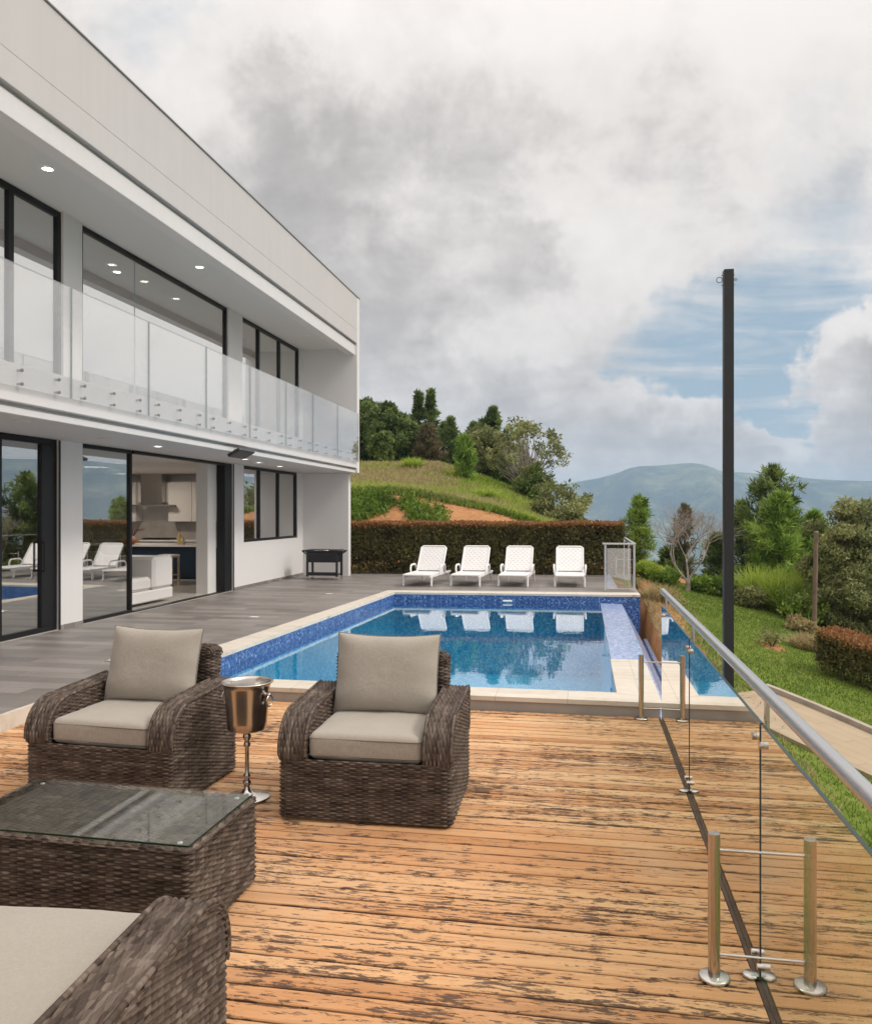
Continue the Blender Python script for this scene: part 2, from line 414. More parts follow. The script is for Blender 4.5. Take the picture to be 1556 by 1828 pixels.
fr = n.n('ShaderNodeFresnel'); n.put(fr.inputs['IOR'], 1.36); n.put(fr.inputs['Normal'], nm)
tr = n.n('ShaderNodeBsdfTransparent'); n.put(tr.inputs[0], (.80,.95,1.0))
gl = n.n('ShaderNodeBsdfGlossy'); n.put(gl.inputs['Color'], (.92,.96,1.)); n.put(gl.inputs['Roughness'], .012); n.put(gl.inputs['Normal'], nm)
mx = n.n('ShaderNodeMixShader'); n.put(mx.inputs[0], n.m('MULTIPLY', fr.outputs[0], 1.4, clamp=True)); n.t.links.new(tr.outputs[0], mx.inputs[1]); n.t.links.new(gl.outputs[0], mx.inputs[2])
n.out(mx.outputs[0])

# wicker: strand colour from the weave coordinates (u along a strand, v across rows)
PITCH, STAKE = .0108, .036
m, n = mat('brown_rattan'); M_wick = m
u, v, _ = n.sep(n.uv())
row = n.m('FLOOR', n.m('DIVIDE', v, PITCH))
r0 = n.white(n.comb(row, 3.3, 0))
seg = n.m('FLOOR', n.m('ADD', n.m('DIVIDE', u, .432), n.m('MULTIPLY', r0, 13.)))
r1 = n.white(n.comb(row, seg, 7.7))
patch = n.noise(n.comb(u, v, 0), 7., 3, .5)
streak = n.noise(n.comb(n.m('MULTIPLY', u, 18.), n.m('MULTIPLY', v, 900.), 0), 1., 3, .6)
k = n.m('ADD', n.m('ADD', n.m('MULTIPLY', r1, .17), n.m('MULTIPLY', patch, .40)), n.m('ADD', n.m('MULTIPLY', streak, .28), n.m('MULTIPLY', n.white(n.comb(row, n.m('FLOOR', n.m('DIVIDE', u, .036)), 2.2)), .17)))
c = n.ramp(k, [(.27, (.024,.016,.012)), (.43, (.058,.040,.030)), (.56, (.115,.084,.065)), (.72, (.20,.158,.128)), (1., (.30,.25,.21))])
n.out(n.bsdf(c, .55, 0, n.bump(streak, .15, .001), .22))
M_wickin = simple('rattan_core', (.02,.013,.010), .8)

def fabric(name, col):
    m, n = mat(name); p = n.obj()
    wv = n.m('ADD', n.noise(n.v('MULTIPLY', p, (700., 60., 700.)), 1., 3, .6), n.noise(n.v('MULTIPLY', p, (60., 700., 60.)), 1., 3, .6))
    f = n.noise(p, 5., 4, .55)
    k = n.m('ADD', n.m('MULTIPLY', n.m('SUBTRACT', wv, 1.), 1.0), n.m('MULTIPLY', n.m('SUBTRACT', f, .5), .35))
    c = n.mix(n.m('ADD', .5, k, clamp=True), tuple(q*.78 for q in col), tuple(q*1.2 for q in col))
    n.out(n.bsdf(c, .95, 0, n.bump(n.m('ADD', wv, n.m('MULTIPLY', n.noise(p, 8., 3, .5, .8), 7.)), .26, .003), .12, **{'Sheen Weight': .25})); return m
M_fab = fabric('taupe_canvas', (.365,.325,.275))
M_pipe = fabric('taupe_piping', (.22,.19,.155))

# vegetation
def leafmat(name, dark, mid, light, trans=.35, rough=.55):
    m, n = mat(name)
    t = n.attr('tone')
    c = n.ramp(t, [(0., dark), (.5, mid), (1., light)])
    d = n.bsdf(c, rough, 0, None, .3)
    tl = n.n('ShaderNodeBsdfTranslucent'); n.put(tl.inputs[0], n.v('SCALE', c, 1.15))
    mx = n.n('ShaderNodeMixShader'); n.put(mx.inputs[0], trans); n.t.links.new(d, mx.inputs[1]); n.t.links.new(tl.outputs[0], mx.inputs[2])
    n.out(mx.outputs[0]); return m
L_pine = leafmat('pine_needles', (.05,.085,.022), (.13,.19,.05), (.29,.36,.11))
L_pine2 = leafmat('young_pine_needles', (.09,.15,.026), (.20,.32,.05), (.37,.50,.11))
L_drypine = leafmat('dry_pine_needles', (.09,.085,.04), (.17,.145,.075), (.26,.21,.12))
L_olive = leafmat('olive_leaves', (.11,.125,.045), (.23,.245,.09), (.40,.40,.17))
L_broad = leafmat('broad_leaves', (.065,.105,.026), (.155,.22,.055), (.30,.37,.11))
L_hedge = leafmat('hedge_leaves', (.085,.075,.030), (.19,.175,.06), (.36,.33,.11))
L_hedgetop = leafmat('hedge_red_tips', (.17,.075,.03), (.32,.14,.055), (.42,.24,.09))
L_grass = leafmat('lawn_grass', (.085,.135,.018), (.155,.225,.032), (.28,.33,.06), .45)
L_lime = leafmat('lime_grass', (.20,.28,.03), (.34,.44,.06), (.50,.58,.13), .45)
L_dry = leafmat('dry_grass', (.25,.19,.09), (.40,.32,.15), (.52,.44,.24), .4)
L_creep = leafmat('creeper_leaves', (.07,.12,.018), (.155,.245,.03), (.30,.39,.07))
M_bark = simple('bark', (.10,.07,.05), .9, bump=.6, bscale=25, var=.35, vscale=8)
M_palebark = simple('pale_bark', (.34,.29,.25), .85, bump=.5, bscale=25, var=.35, vscale=8)
M_postwood = simple('weathered_post', (.19,.13,.095), .9, bump=.5, bscale=30, var=.3, vscale=6)

# ------------------------------------------------------------------ terrain
ZT = .12
def smooth(a, b, x):
    t = np.clip((x-a)/(b-a), 0, 1); return t*t*(3-2*t)
def vnoise(x, y, s, seed=0):
    """cheap smooth value noise"""
    x = np.asarray(x, float)/s; y = np.asarray(y, float)/s
    xi = np.floor(x); yi = np.floor(y); fx = x-xi; fy = y-yi
    fx = fx*fx*(3-2*fx); fy = fy*fy*(3-2*fy)
    def h(a, b):
        q = np.sin(a*127.1+b*311.7+seed*74.7)*43758.5453; return q-np.floor(q)
    return (h(xi,yi)*(1-fx)+h(xi+1,yi)*fx)*(1-fy)+(h(xi,yi+1)*(1-fx)+h(xi+1,yi+1)*fx)*fy
def fbm(x, y, s, seed=0, o=4):
    t = 0.; a = .5
    for i in range(o): t = t+a*vnoise(x, y, s/2**i, seed+i*3); a *= .5
    return t
def ground_z(x, y):
    x = np.asarray(x, float); y = np.asarray(y, float)
    lawn = .1-.2*(x-1.3)-.06*np.maximum(21-y, 0)-.02*np.maximum(y-21, 0)
    lawn = lawn-.10*np.maximum(x-9, 0)**1.25*.9
    lawn = lawn-.16*np.maximum(y-27, 0)*smooth(0, 5, x)
    lawn = lawn+.05*(fbm(x, y, 3., 5)-.5)*smooth(1.6, 3, x)
    hy = np.interp(y, [20, 21.6, 22.6, 25.7, 26.3, 29.5, 36, 42, 60, 100], [.1, .12, .3, 2.22, 2.42, 2.6, 3.86, 4.0, 2.5, -4])
    hy = hy+.35*(fbm(x, y, 2.6, 9)-.5)*smooth(22, 24, y)
    s = np.clip((2.5-x)/9., 0, 1)
    z = np.where(y > 20.8, lawn*(1-s)+hy*s, lawn)
    pit = (x < 1.18) & (y < 20.85)
    edge = smooth(.95, 1.3, x)
    z = np.where(pit, np.minimum(-2.2+0*z, z), z)
    return z
ax = np.concatenate([np.arange(-44, -12, 2.), np.arange(-12, .9, .3), np.arange(.9, 10, .22), np.arange(10, 20, .6), np.arange(20, 62, 3.)])
ay = np.concatenate([np.arange(-24, 2, 1.5), np.arange(2, 30, .25), np.arange(30, 44, .6), np.arange(44, 100, 3.)])
GX, GY = np.meshgrid(ax, ay)
GZ = ground_z(GX, GY)
nx_, ny_ = len(ax), len(ay)
ii = np.arange(nx_*ny_).reshape(ny_, nx_)
F = np.stack([ii[:-1,:-1], ii[:-1,1:], ii[1:,1:], ii[1:,:-1]], -1).reshape(-1, 4)
gx, gy = GX.ravel(), GY.ravel()
soil = np.zeros_like(gx)
soil = np.maximum(soil, smooth(2.1, 1.5, gx+.5*(fbm(gx, gy, 1.2, 3)-.5))*(gy < 20.5))            # bare strip beside the pool
soil = np.maximum(soil, ((gy > 20.9) & (gx < 3)).astype(float)*smooth(28.5, 26.2, gy))                 # cut bank of the hill
edge_d = gy-(17.2+.9*(7.2-gx).clip(0, 6)*.55+0.)                                                   # far margin of the lawn
soil = np.maximum(soil, np.exp(-((gy-(20.6-.55*(gx-3.)))/.45)**2)*(gx > 2.6)*.9)
soil = np.maximum(soil, np.exp(-(((gx-3.25)/.28)**2+((gy-15.0)/.45)**2)))                            # ring round the sapling
m, n = mat('hillside_ground'); M_ground = m
p = n.pos(); so_ = n.attr('soil')
f1 = n.noise(p, 1.1, 6, .62); f2 = n.noise(p, 9., 5, .65)
gcol = n.ramp(n.m('ADD', n.m('MULTIPLY', f1, .6), n.m('MULTIPLY', f2, .4)), [(.3, (.075,.115,.02)), (.5, (.125,.175,.028)), (.68, (.20,.22,.05))])
scol = n.ramp(n.m('ADD', n.m('MULTIPLY', f1, .5), n.m('MULTIPLY', f2, .5)), [(.3, (.24,.10,.045)), (.5, (.38,.19,.085)), (.7, (.50,.27,.13))])
sm_ = n.mr(n.m('ADD', so_, n.m('MULTIPLY', n.m('SUBTRACT', f2, .5), .7)), .35, .65)
c = n.mix(sm_, gcol, scol)
n.out(n.bsdf(c, .95, 0, n.bump(n.m('ADD', f1, n.m('MULTIPLY', f2, .5)), .5, .06), .1))
o = link('ground', npmesh('ground', np.stack([gx, gy, GZ.ravel()], -1), F, True, {'soil': soil}), None, M_ground); tag(o, kind='structure')

# far mountains across the valley: one sheet in rings round the site
az = np.radians(np.linspace(-75, 130, 300)); rr = np.concatenate([np.linspace(62, 1200, 26), np.linspace(1260, 5200, 84)])
AZ, RR = np.meshgrid(az, rr)
ad = np.degrees(AZ)
ridge_el = np.interp(ad, [-75, -20, -5, -0.0, 1.52, 2.65, 4.15, 5.8, 6.89, 8.15, 9.56, 10.94, 12.98, 14.3, 16.23, 17.97, 26, 34, 45, 70, 130], [1., 1.2, 1.3, 1.98, 2.36, 2.66, 2.91, 3.07, 3.09, 2.88, 2.71, 2.58, 2.4, 2.19, 2.02, 1.91, 2.8, 3.4, 3.3, 2.5, 2.0])
ridge_el = ridge_el+.10*(fbm(ad, ad*0, 2.2, 61, 5)-.5)
PX, PY = RR*np.sin(AZ), RR*np.cos(AZ)
top = 3500*np.tan(np.radians(ridge_el))
prof = np.interp(RR, [60, 200, 1200, 1700, 3500, 5200], [0, .12, 1, 1, 1, 1])
valley = -36-215*prof
up = smooth(1700, 3500, RR)**1.15
rid = (fbm(PX, PY, 900, 2, 5)-.5)
spur = np.abs(np.sin(AZ*34+2.2*fbm(PX, PY, 1500, 8)))
H_ = valley*(1-up)+top*up + up*(1-smooth(3300, 3500, RR))*(300*rid-210*spur*up*(1-up)*3) + 40*rid*(1-up)*smooth(200, 900, RR)
H_ = np.where(RR > 3500, top-(RR-3500)*.16+10*rid, H_)
ii = np.arange(AZ.size).reshape(AZ.shape)
F = np.stack([ii[:-1,:-1], ii[:-1,1:], ii[1:,1:], ii[1:,:-1]], -1).reshape(-1, 4)
m, n = mat('far_forest_slopes'); M_mtn = m
p = n.pos()
a1 = n.noise(p, .0035, 8, .62, .6); a2 = n.noise(p, .02, 6, .7)
c = n.ramp(n.m('ADD', n.m('MULTIPLY', a1, .65), n.m('MULTIPLY', a2, .35)), [(.36, (.010,.026,.018)), (.47, (.028,.05,.028)), (.54, (.11,.14,.06)), (.64, (.32,.32,.17))])
n.out(n.bsdf(c, .95, 0, n.bump(n.m('ADD', a1, a2), .8, 25.), .05))
o = link('mountains', npmesh('mountains', np.stack([PX, PY, H_], -1).reshape(-1, 3), F[:, ::-1], True), None, M_mtn); tag(o, kind='structure')

# ------------------------------------------------------------------ terrace, deck, path
mb = MB().prism([(-7.0,-6),(-4.46,-6),(-4.46,6.95),(-4.36,6.95),(-3.86,15.95),(1.07,16.30),(1.10,20.9),(-9,20.9),(-9,19.66),(-7.0,19.66)], -.35, ZT)
o = mb.build('terrace', M_tile); tag(o, kind='structure')
o = MB().box(-4.36, .63, 6.935, 6.965, -.3, .083).build('step_riser', simple('grey_render', (.36,.34,.32), .85, var=.12)); tag(o, kind='structure')
o = MB().box(-4.459, -4.415, -6, 6.93, -.05, .124).build('terrace_edging', M_cop); tag(o, kind='structure')
# boards
Vd = []; Fd = []; Bd = []
P_ = .097; yb = 6.925
k = 0
prng = random.Random(3)
while yb > -3.2:
    y1 = yb; y0 = yb-P_+.0095+prng.uniform(-.0015, .0035)
    xs = [-4.41]
    while xs[-1] < .60:
        xs.append(min(.616, xs[-1]+9.))
        if .616-xs[-1] < .5: xs[-1] = .616
    for a_, b_ in zip(xs[:-1], xs[1:]):
        t = prng.random(); dz = prng.uniform(-.0025, .001); b1 = b_-.003
        nseg = 1; h = .004
        o_ = len(Vd)
        # rounded-edge board profile extruded along x
        pr = [(y0, -.03), (y0, dz-h), (y0+h, dz), (y1-h, dz), (y1, dz-h), (y1, -.03)]
        for xx in (a_, b1):
            Vd += [(xx, py, pz) for py, pz in pr]
        Bd += [t]*12
        for q in range(5): Fd.append((o_+q, o_+q+1, o_+6+q+1, o_+6+q))
        Fd.append((o_, o_+1, o_+2, o_+3)); Fd.append((o_, o_+3, o_+4, o_+5)); Fd.append((o_+6, o_+9, o_+8, o_+7)); Fd.append((o_+6, o_+11, o_+10, o_+9))
    yb -= P_
o = link('timber_deck', npmesh('timber_deck', Vd, np.array(Fd)[:, ::-1], False, {'board': Bd}), None, M_deck); tag(o, kind='structure')
o = MB().box(-4.41, .615, -3.2, 6.925, -.30, -.032).build('deck_substructure', simple('dark_joists', (.05,.028,.018), .9)); tag(o, kind='structure')
o = MB().box(.617, .6325, -3.2, 6.925, -.12, -.004).build('deck_edge_board', simple('stained_edge_board', (.085,.050,.036), .85, bump=.3, var=.3, vscale=9)); tag(o, kind='structure')
# paved path with its kerb, laid on the slope
def strip(pts, width, dz, name, material, thick=.0):
    V = []; F = []
    n_ = len(pts)
    for i, (x, y) in enumerate(pts):
        a = Vector(pts[max(i-1, 0)]); b = Vector(pts[min(i+1, n_-1)]); t = (b-a).normalized(); nn = Vector((t.y, -t.x))
        for s_ in (0, .33, .66, 1.):
            q = Vector((x, y))+nn*width*s_; V.append((q.x, q.y, float(ground_z(q.x, q.y))+dz))
        if thick:
            for s_ in (0, 1.): 
                q = Vector((x, y))+nn*width*s_; V.append((q.x, q.y, float(ground_z(q.x, q.y))-.15))
    w_ = 6 if thick else 4
    for i in range(n_-1):
        for k in range(3): F.append((i*w_+k, i*w_+k+1, (i+1)*w_+k+1, (i+1)*w_+k))
        if thick:
            F.append((i*w_, (i+1)*w_, (i+1)*w_+4, i*w_+4)); F.append((i*w_+3, i*w_+5, (i+1)*w_+5, (i+1)*w_+3))
    o = link(name, npmesh(name, V, np.array(F)), None, material); tag(o, kind='structure'); return o
kerb = [(2.36, 11.33), (2.52, 11.2), (2.86, 10.85), (3.36, 10.25), (4.13, 9.45), (5.13, 8.55), (7, 7.5), (10, 5.5)]
kk = []
for (a, b) in zip(kerb[:-1], kerb[1:]):
    for t in np.linspace(0, 1, 6)[:-1]: kk.append((a[0]+(b[0]-a[0])*t, a[1]+(b[1]-a[1])*t))
m, n = mat('path_pavers'); M_path = m
p = n.pos()
br = n.n('ShaderNodeTexBrick', offset=.5); rot = n.n('ShaderNodeVectorRotate', rotation_type='Z_AXIS'); n.put(rot.inputs['Vector'], p); n.put(rot.inputs['Angle'], .75)
n.put(br.inputs['Vector'], rot.outputs[0]); n.put(br.inputs['Color1'], (.34,.265,.18)); n.put(br.inputs['Color2'], (.42,.33,.23)); n.put(br.inputs['Mortar'], (.22,.17,.12)); n.put(br.inputs['Scale'], 1.); n.put(br.inputs['Brick Width'], .9); n.put(br.inputs['Row Height'], .22); n.put(br.inputs['Mortar Size'], .006)
n.out(n.bsdf(n.mix(.5, br.outputs[0], n.mix(n.noise(p, 3., 5, .6), (.28,.215,.14), (.46,.37,.26)), ), .9, 0, n.bump(br.outputs['Fac'], -.3, .01), .2))
strip([(x+.10*0, y) for x, y in kk], 1.5, .045, 'path', M_path, .1)
M_kerb = simple('concrete_kerb', (.36,.31,.25), .9, bump=.4, bscale=30, var=.2)
strip([(x+.06, y+.08) for x, y in kk], .11, .11, 'kerb', M_kerb, .1)

# ------------------------------------------------------------------ swimming pool
pool = empty('swimming_pool', (-1.6, 11.4, -.05), 0, 'blue mosaic swimming pool with cream stone coping and an infinity edge', 'swimming pool')
def pl(o):   # pool parts are modelled in site coordinates
    o.location = (1.6, -11.4, .05); return o
A_, B_, C_, D_ = (-3.98,7.26), (-3.63,15.55), (.325,15.81), (.325,7.26)
mb = MB()
mb.add([(*A_,-1.45),(*B_,-1.45),(*C_,-1.45),(*D_,-1.45)], [(0,1,2,3)])
def wall(mb, a, b, z0, z1): mb.add([(*a,z0),(*b,z0),(*b,z1),(*a,z1)], [(0,1,2,3)])
for a, b in ((A_,B_),(B_,C_),(C_,D_),(D_,A_)): wall(mb, a, b, -1.45, -.16 if (a is not C_) else -.05)
pl(mb.build('basin', M_mos_in, pool))
mb = MB()
for a, b in ((A_,B_),(B_,(.74,15.838)),(D_,A_)): wall(mb, a, b, -.16, .086)
wall(mb, (.74,15.838), (1.07,15.858), -1.0, .086)
wall(mb, (.325,15.81), (.74,15.838), -.16, -.05)
mb.add([(1.071,15.858,.086),(1.071,15.858,-1.2),(1.071,16.3,-1.2),(1.071,16.3,.086)], [(0,1,2,3)])
pl(mb.build('waterline_band', M_mos_line, pool))
mb = MB()
mb.prism([(-4.36,6.92),(.645,6.92),(.645,7.26),(-3.98,7.26)], .086, .1235)
mb.prism([(-4.36,6.92),(-3.98,7.26),(-3.63,15.55),(-3.86,15.955)], .086, .1235)
mb.prism([(-3.86,15.955),(-3.63,15.55),(1.075,15.85),(1.075,16.305)], .086, .1235)
mb.prism([(.29,7.26),(.645,7.26),(.645,8.55),(.63,8.9),(.29,8.9)], .086, .1235)
pl(mb.build('coping', M_cop, pool))
mb = MB()
mb.prism([(.30,7.3),(.635,7.3),(.635,8.88),(.30,8.88)], -1.4, .086)
mb.add([(.326,8.88,-.042),(.735,8.6,-.05),(.735,15.836,-.05),(.326,15.808,-.042)], [(0,1,2,3)])
mb.add([(.64,6.95,-.05),(.735,8.6,-.05),(.735,15.836,-.05),(.735,15.836,-1.0),(.735,8.6,-1.0),(.64,6.95,-1.0)], [(0,5,4,1),(1,4,3,2)])
mb.add([(.64,6.95,-.06),(.735,6.95,-.06),(.735,8.6,-.05),(.64,8.6,-.05)], [(0,1,2,3)])
mb.add([(.735,6.95,-.055),(1.13,6.95,-.78),(1.13,15.836,-.78),(.735,15.836,-.055)], [(0,1,2,3)])
mb.box(1.13, 1.19, 6.95, 15.83, -1.3, -.70)
pl(mb.build('overflow_weir', M_mos_weir, pool))
pl(MB().box(-1.52, -1.34, 15.62, 15.655, -.035, .005, .01).build('skimmer_light', M_plastic, pool))
o = link('water', npmesh('water', [(*A_,-.05),(*D_,-.05),(*C_,-.05),(*B_,-.05)], [(0,1,2,3)]), None, M_water); tag(o, kind='structure')

# ------------------------------------------------------------------ house
house = empty('modern_house', (-6.9, 12, ZT), 0, 'white two storey modern house with a glass balcony and black framed windows', 'house')
HO = Vector((6.9, -12, -ZT))
def hp(o):                            # house parts modelled in site coordinates
    o.location = HO; return o
XF = -6.9; XE = -5.5; YN = -6.0; YE = 19.45; XB = -14.
mb = MB()
xi, xo = XF-.22, XF
for y0, y1 in ((9.81,10.33),(15.31,15.83),(19.05,YE),(YN,5.2)): mb.box(xi, xo, y0, y1, ZT-.1, 2.668)
mb.box(xi, xo, 15.83, 19.05, ZT-.1, 1.07)
for y0, y1 in ((9.9,10.32),(15.1,15.77),(19.21,YE),(YN,5.2)): mb.box(xi, xo, y0, y1, 3.172, 5.748)
mb.box(XB, XB+.2, YN, YE, ZT-.1, 5.748)
mb.box(XB+.2, xi, YN, YN+.2, ZT-.1, 2.668); mb.box(XB+.2, xi, YN, YN+.2, 3.172, 5.748)
hp(mb.build('wall', M_wall, house))
mb = MB(); mb.box(XB, -5.72, YE, YE+.20, ZT-.1, 2.668, .006); mb.box(XB, XE+.004, YE, YE+.20, 2.672, 7.02, .006)
hp(mb.build('end_wall', M_wall, house))
# interior partitions
for y_, z_, z2 in ((10.0, ZT, 2.668), (10.05, 3.172, 5.748), (15.3, 3.172, 5.748)): hp(MB().box(XB+.2, xi, y_, y_+.15, z_, z2).build('partition', M_int, house))
m, n = mat('interior_floor_tiles'); M_ifl = m
n.out(n.bsdf(n.mix(n.noise(n.pos(), 1.5, 5, .6), (.42,.39,.36), (.55,.52,.48)), .25, 0, None, .5))
hp(MB().box(XB, XF-.001, YN, YE, ZT-.3, ZT+.006).build('floor', M_ifl, house))
mb = MB(); mb.box(XB, XE, YN, YE, 2.785, 3.17, .008); mb.box(XB, XE-.05, YN, YE-.001, 2.67, 2.745, .006); mb.box(XB, XE-.10, YN, YE-.002, 2.745, 2.785)
hp(mb.build('balcony_slab', M_slab, house))
mb = MB(); mb.box(XB, XE-.25, YN, YE, 5.75, 5.92); hp(mb.build('soffit', M_soff, house))
mb = MB(); mb.box(XE-.25, XE-.05, YN, YE, 5.59, 5.835, .006); mb.box(XE-.25, XE-.09, YN, YE, 5.835, 5.878); hp(mb.build('fascia', M_slab, house))
mb = MB(); mb.box(XE-.25, XE, YN, YE, 5.878, 6.196, .004); mb.box(XE-.25, XE-.003, YN, YE, 6.196, 6.202); mb.box(XE-.25, XE, YN, YE, 6.202, 7.02, .004)
mb.box(XB, XB+.25, YN, YE, 5.92, 7.02); mb.box(XB+.25, XE-.25, YN, YN+.25, 5.92, 7.02); mb.box(XB+.25, XE-.25, YN+.25, YE, 5.925, 6.05)
hp(mb.build('parapet', M_para, house))
mb = MB(); mb.box(XE-.28, XE+.02, YN, YE+.215, 7.022, 7.042, .004); hp(mb.build('parapet_cap', simple('zinc_coping', (.34,.33,.32), .5, .2), house))
for y_ in (9.80, 15.31): hp(MB().box(xo, xo+.012, y_, y_+.028, ZT, 2.66).build('corner_trim', M_pole, house))
for y0, y1 in ((9.835,10.33),(15.34,15.83),(15.83,19.44)):
    hp(MB().box(xo, xo+.01, y0, y1, ZT, ZT+.06).build('skirting', M_tile, house))

def glazed(name, y0, y1, z0, z1, bars, fw=.055, xc=XF-.07, depth=.07, side=True, panes=None, handle=None, stile=None, gm=None):
    mb = MB(); x0, x1 = xc-depth/2, xc+depth/2
    mb.box(x0, x1, y0, y1, z1-fw, z1, .003); mb.box(x0, x1, y0, y1, z0, z0+fw*.9, .003)
    vs = [(y0, y0+fw)]+[(b-fw*.6, b+fw*.6) for b in bars]+[(y1-fw, y1)]
    if stile: vs += stile
    for a, b in vs: mb.box(x0+.002, x1+.002, a, b, z0+fw*.9, z1-fw, .003)
    fr = hp(mb.build(name, M_black, house))
    edges = [y0]+list(bars)+[y1]
    for i in range(len(edges)-1):
        if panes and i not in panes: continue
        g = MB().box(xc-.004, xc+.004, edges[i]+.02, edges[i+1]-.02, z0+.03, z1-.03).build('pane', gm or M_glass, fr)
    if handle:
        hy, hz = handle
        MB().box(x1+.002, x1+.035, hy-.012, hy+.012, hz-.20, hz-.17).box(x1+.002, x1+.035, hy-.012, hy+.012, hz+.17, hz+.20).box(x1+.035, x1+.055, hy-.014, hy+.014, hz-.20, hz+.20, .004).build('handle', M_black, fr)
    return fr
# ground floor
glazed('sliding_door', 5.2, 9.81, ZT+.006, 2.664, [6.9, 8.72], .075, handle=(9.50, 1.12), stile=[(9.50, 9.74)])
glazed('sliding_door', 10.33, 11.66, ZT+.006, 2.664, [], .055)
mb = MB(); mb.box(XF-.20, XF-.02, 14.98, 15.30, ZT+.006, 2.66, .004); mb.box(XF-.13, XF-.02, 11.70, 14.98, 2.62, 2.664); mb.box(XF-.13, XF-.02, 11.70, 14.98, ZT+.002, ZT+.02)
hp(mb.build('stacked_door_frame', M_black, house))
hp(MB().box(XF-.45, XF-.21, 14.62, 14.98, ZT, 2.66).build('white_jamb', M_int, house))
glazed('kitchen_window', 15.83, 19.05, 1.072, 2.662, [16.74, 17.86], .06, xc=XF-.06)
# upper floor
glazed('balcony_door', 5.2, 9.90, 3.175, 5.745, [7.1, 8.93], .08, gm=M_sglass)
glazed('picture_window', 10.32, 15.10, 3.175, 5.745, [], .07, gm=M_sglass)
MB().box(XF-.076, XF-.064, 11.775, 11.79, 3.24, 5.67).build('joint_strip', M_edgelt, house).location = HO
glazed('upper_window', 15.77, 19.21, 3.175, 5.745, [16.72, 17.95], .075, gm=M_sglass)
# balcony glass, each pane held by its stand-off bolts
js = [4.75, 6.36, 7.97, 9.57, 11.18, 12.78, 14.45, 16.0, 17.7, 19.42]
for a, b in zip(js[:-1], js[1:]):
    gp = hp(MB().box(XE+.035, XE+.050, a+.008, b-.008, 2.93, 4.13).build('balustrade_pane', M_bglass, house))
    MB().box(XE+.034, XE+.051, b-.008, b-.003, 2.93, 4.13).build('edge', M_edgelt, gp)
    MB().box(XE+.034, XE+.051, a+.008, b-.008, 4.1305, 4.1335).build('edge', M_edgelt, gp)
    L_ = b-a
    for t in (.14, .5, .86):
        for zb in (2.965, 3.10):
            MB().tube([(XE+.001, a+L_*t, zb), (XE+.034, a+L_*t, zb)], .013, 10).tube([(XE+.0515, a+L_*t, zb), (XE+.060, a+L_*t, zb)], .019, 12).build('standoff_bolt', M_bolt, gp)
# recessed lamps in both soffits
def downlight(x, y, z, lit, r=.06):
    b = hp(MB().lathe([(r*1.35, z-.0015), (r*1.35, z-.010), (r, z-.012), (r, z-.004)], 24, (x, y)).build('downlight', M_plastic, house))
    MB().lathe([(0.001, z-.006), (r, z-.006)], 24, (x, y)).build('lens', M_lamp if lit else M_lens_off, b)
for x, y, z, lit in ((-6.2,8.6,5.75,1),(-6.22,12.5,5.75,1),(-6.22,16.5,5.75,0),(-6.24,17.8,5.75,0),(-6.2,5.0,5.75,1),
                     (-6.13,11.0,2.67,1),(-6.06,13.96,2.67,1),(-6.3,16.3,2.67,1),(-6.2,14.95,2.67,1),(-5.85,7.7,2.67,0),(-6.2,9.78,2.67,0)):
    downlight(x, y, z, lit)
for x, y in ((-9.0,14.6),(-9.6,16.0),(-10.6,17.2),(-8.4,12.4)): downlight(x, y, 2.67, 1, .07)
for x, y in ((-7.56,12.12),(-7.55,13.1),(-7.57,14.27),(-8.6,17.6)): downlight(x, y, 5.75, 1, .07)
for x, y, z, e in ((-9.6,14.8,2.60,24),(-10.6,17.6,2.60,22),(-9.0,12.9,5.65,7),(-9.,17.6,5.65,4)):
    l = bpy.data.lights.new('ceiling_lamp', 'AREA'); l.shape = 'DISK'; l.size = .5; l.energy = e; l.color = (1,.88,.74)
    lo = bpy.data.objects.new('ceiling_lamp', l); COL.objects.link(lo); lo.location = (x, y, z)
# terrace floor lamps
fl_labels = ['small square floor lamp set in the tiles nearest the far armchair', 'small square floor lamp in the grey tiles halfway along the house', 'small square floor lamp in the tiles nearest the black drinks cooler']
for (x, y), lb in zip(((-4.9,7.9),(-4.85,11.5),(-4.8,15.0)), fl_labels):
    e = empty('floor_lamp', (x, y, ZT), 0, lb, 'floor lamp', 'lamps set in the terrace floor')
    MB().box(-.075, .075, -.075, .075, .0005, .006, .003).build('trim', M_rail, e)
    MB().box(-.055, .055, -.055, .055, .0065, .009, .002).build('lens', M_plastic, e)
# flood light on the slab edge
e = empty('floodlight', (-5.50, 12.4, 2.72), 0, 'black rectangular floodlight fixed under the balcony edge', 'floodlight')
a = MB().box(-.10, .13, -.30, .30, -.115, -.06, .010).build('lamp_head', M_coolblk, e); a.rotation_euler = (0, R(-28), 0)
MB().box(-.045, .03, -.05, .05, -.045, .0, .004).build('bracket', M_coolblk, e)

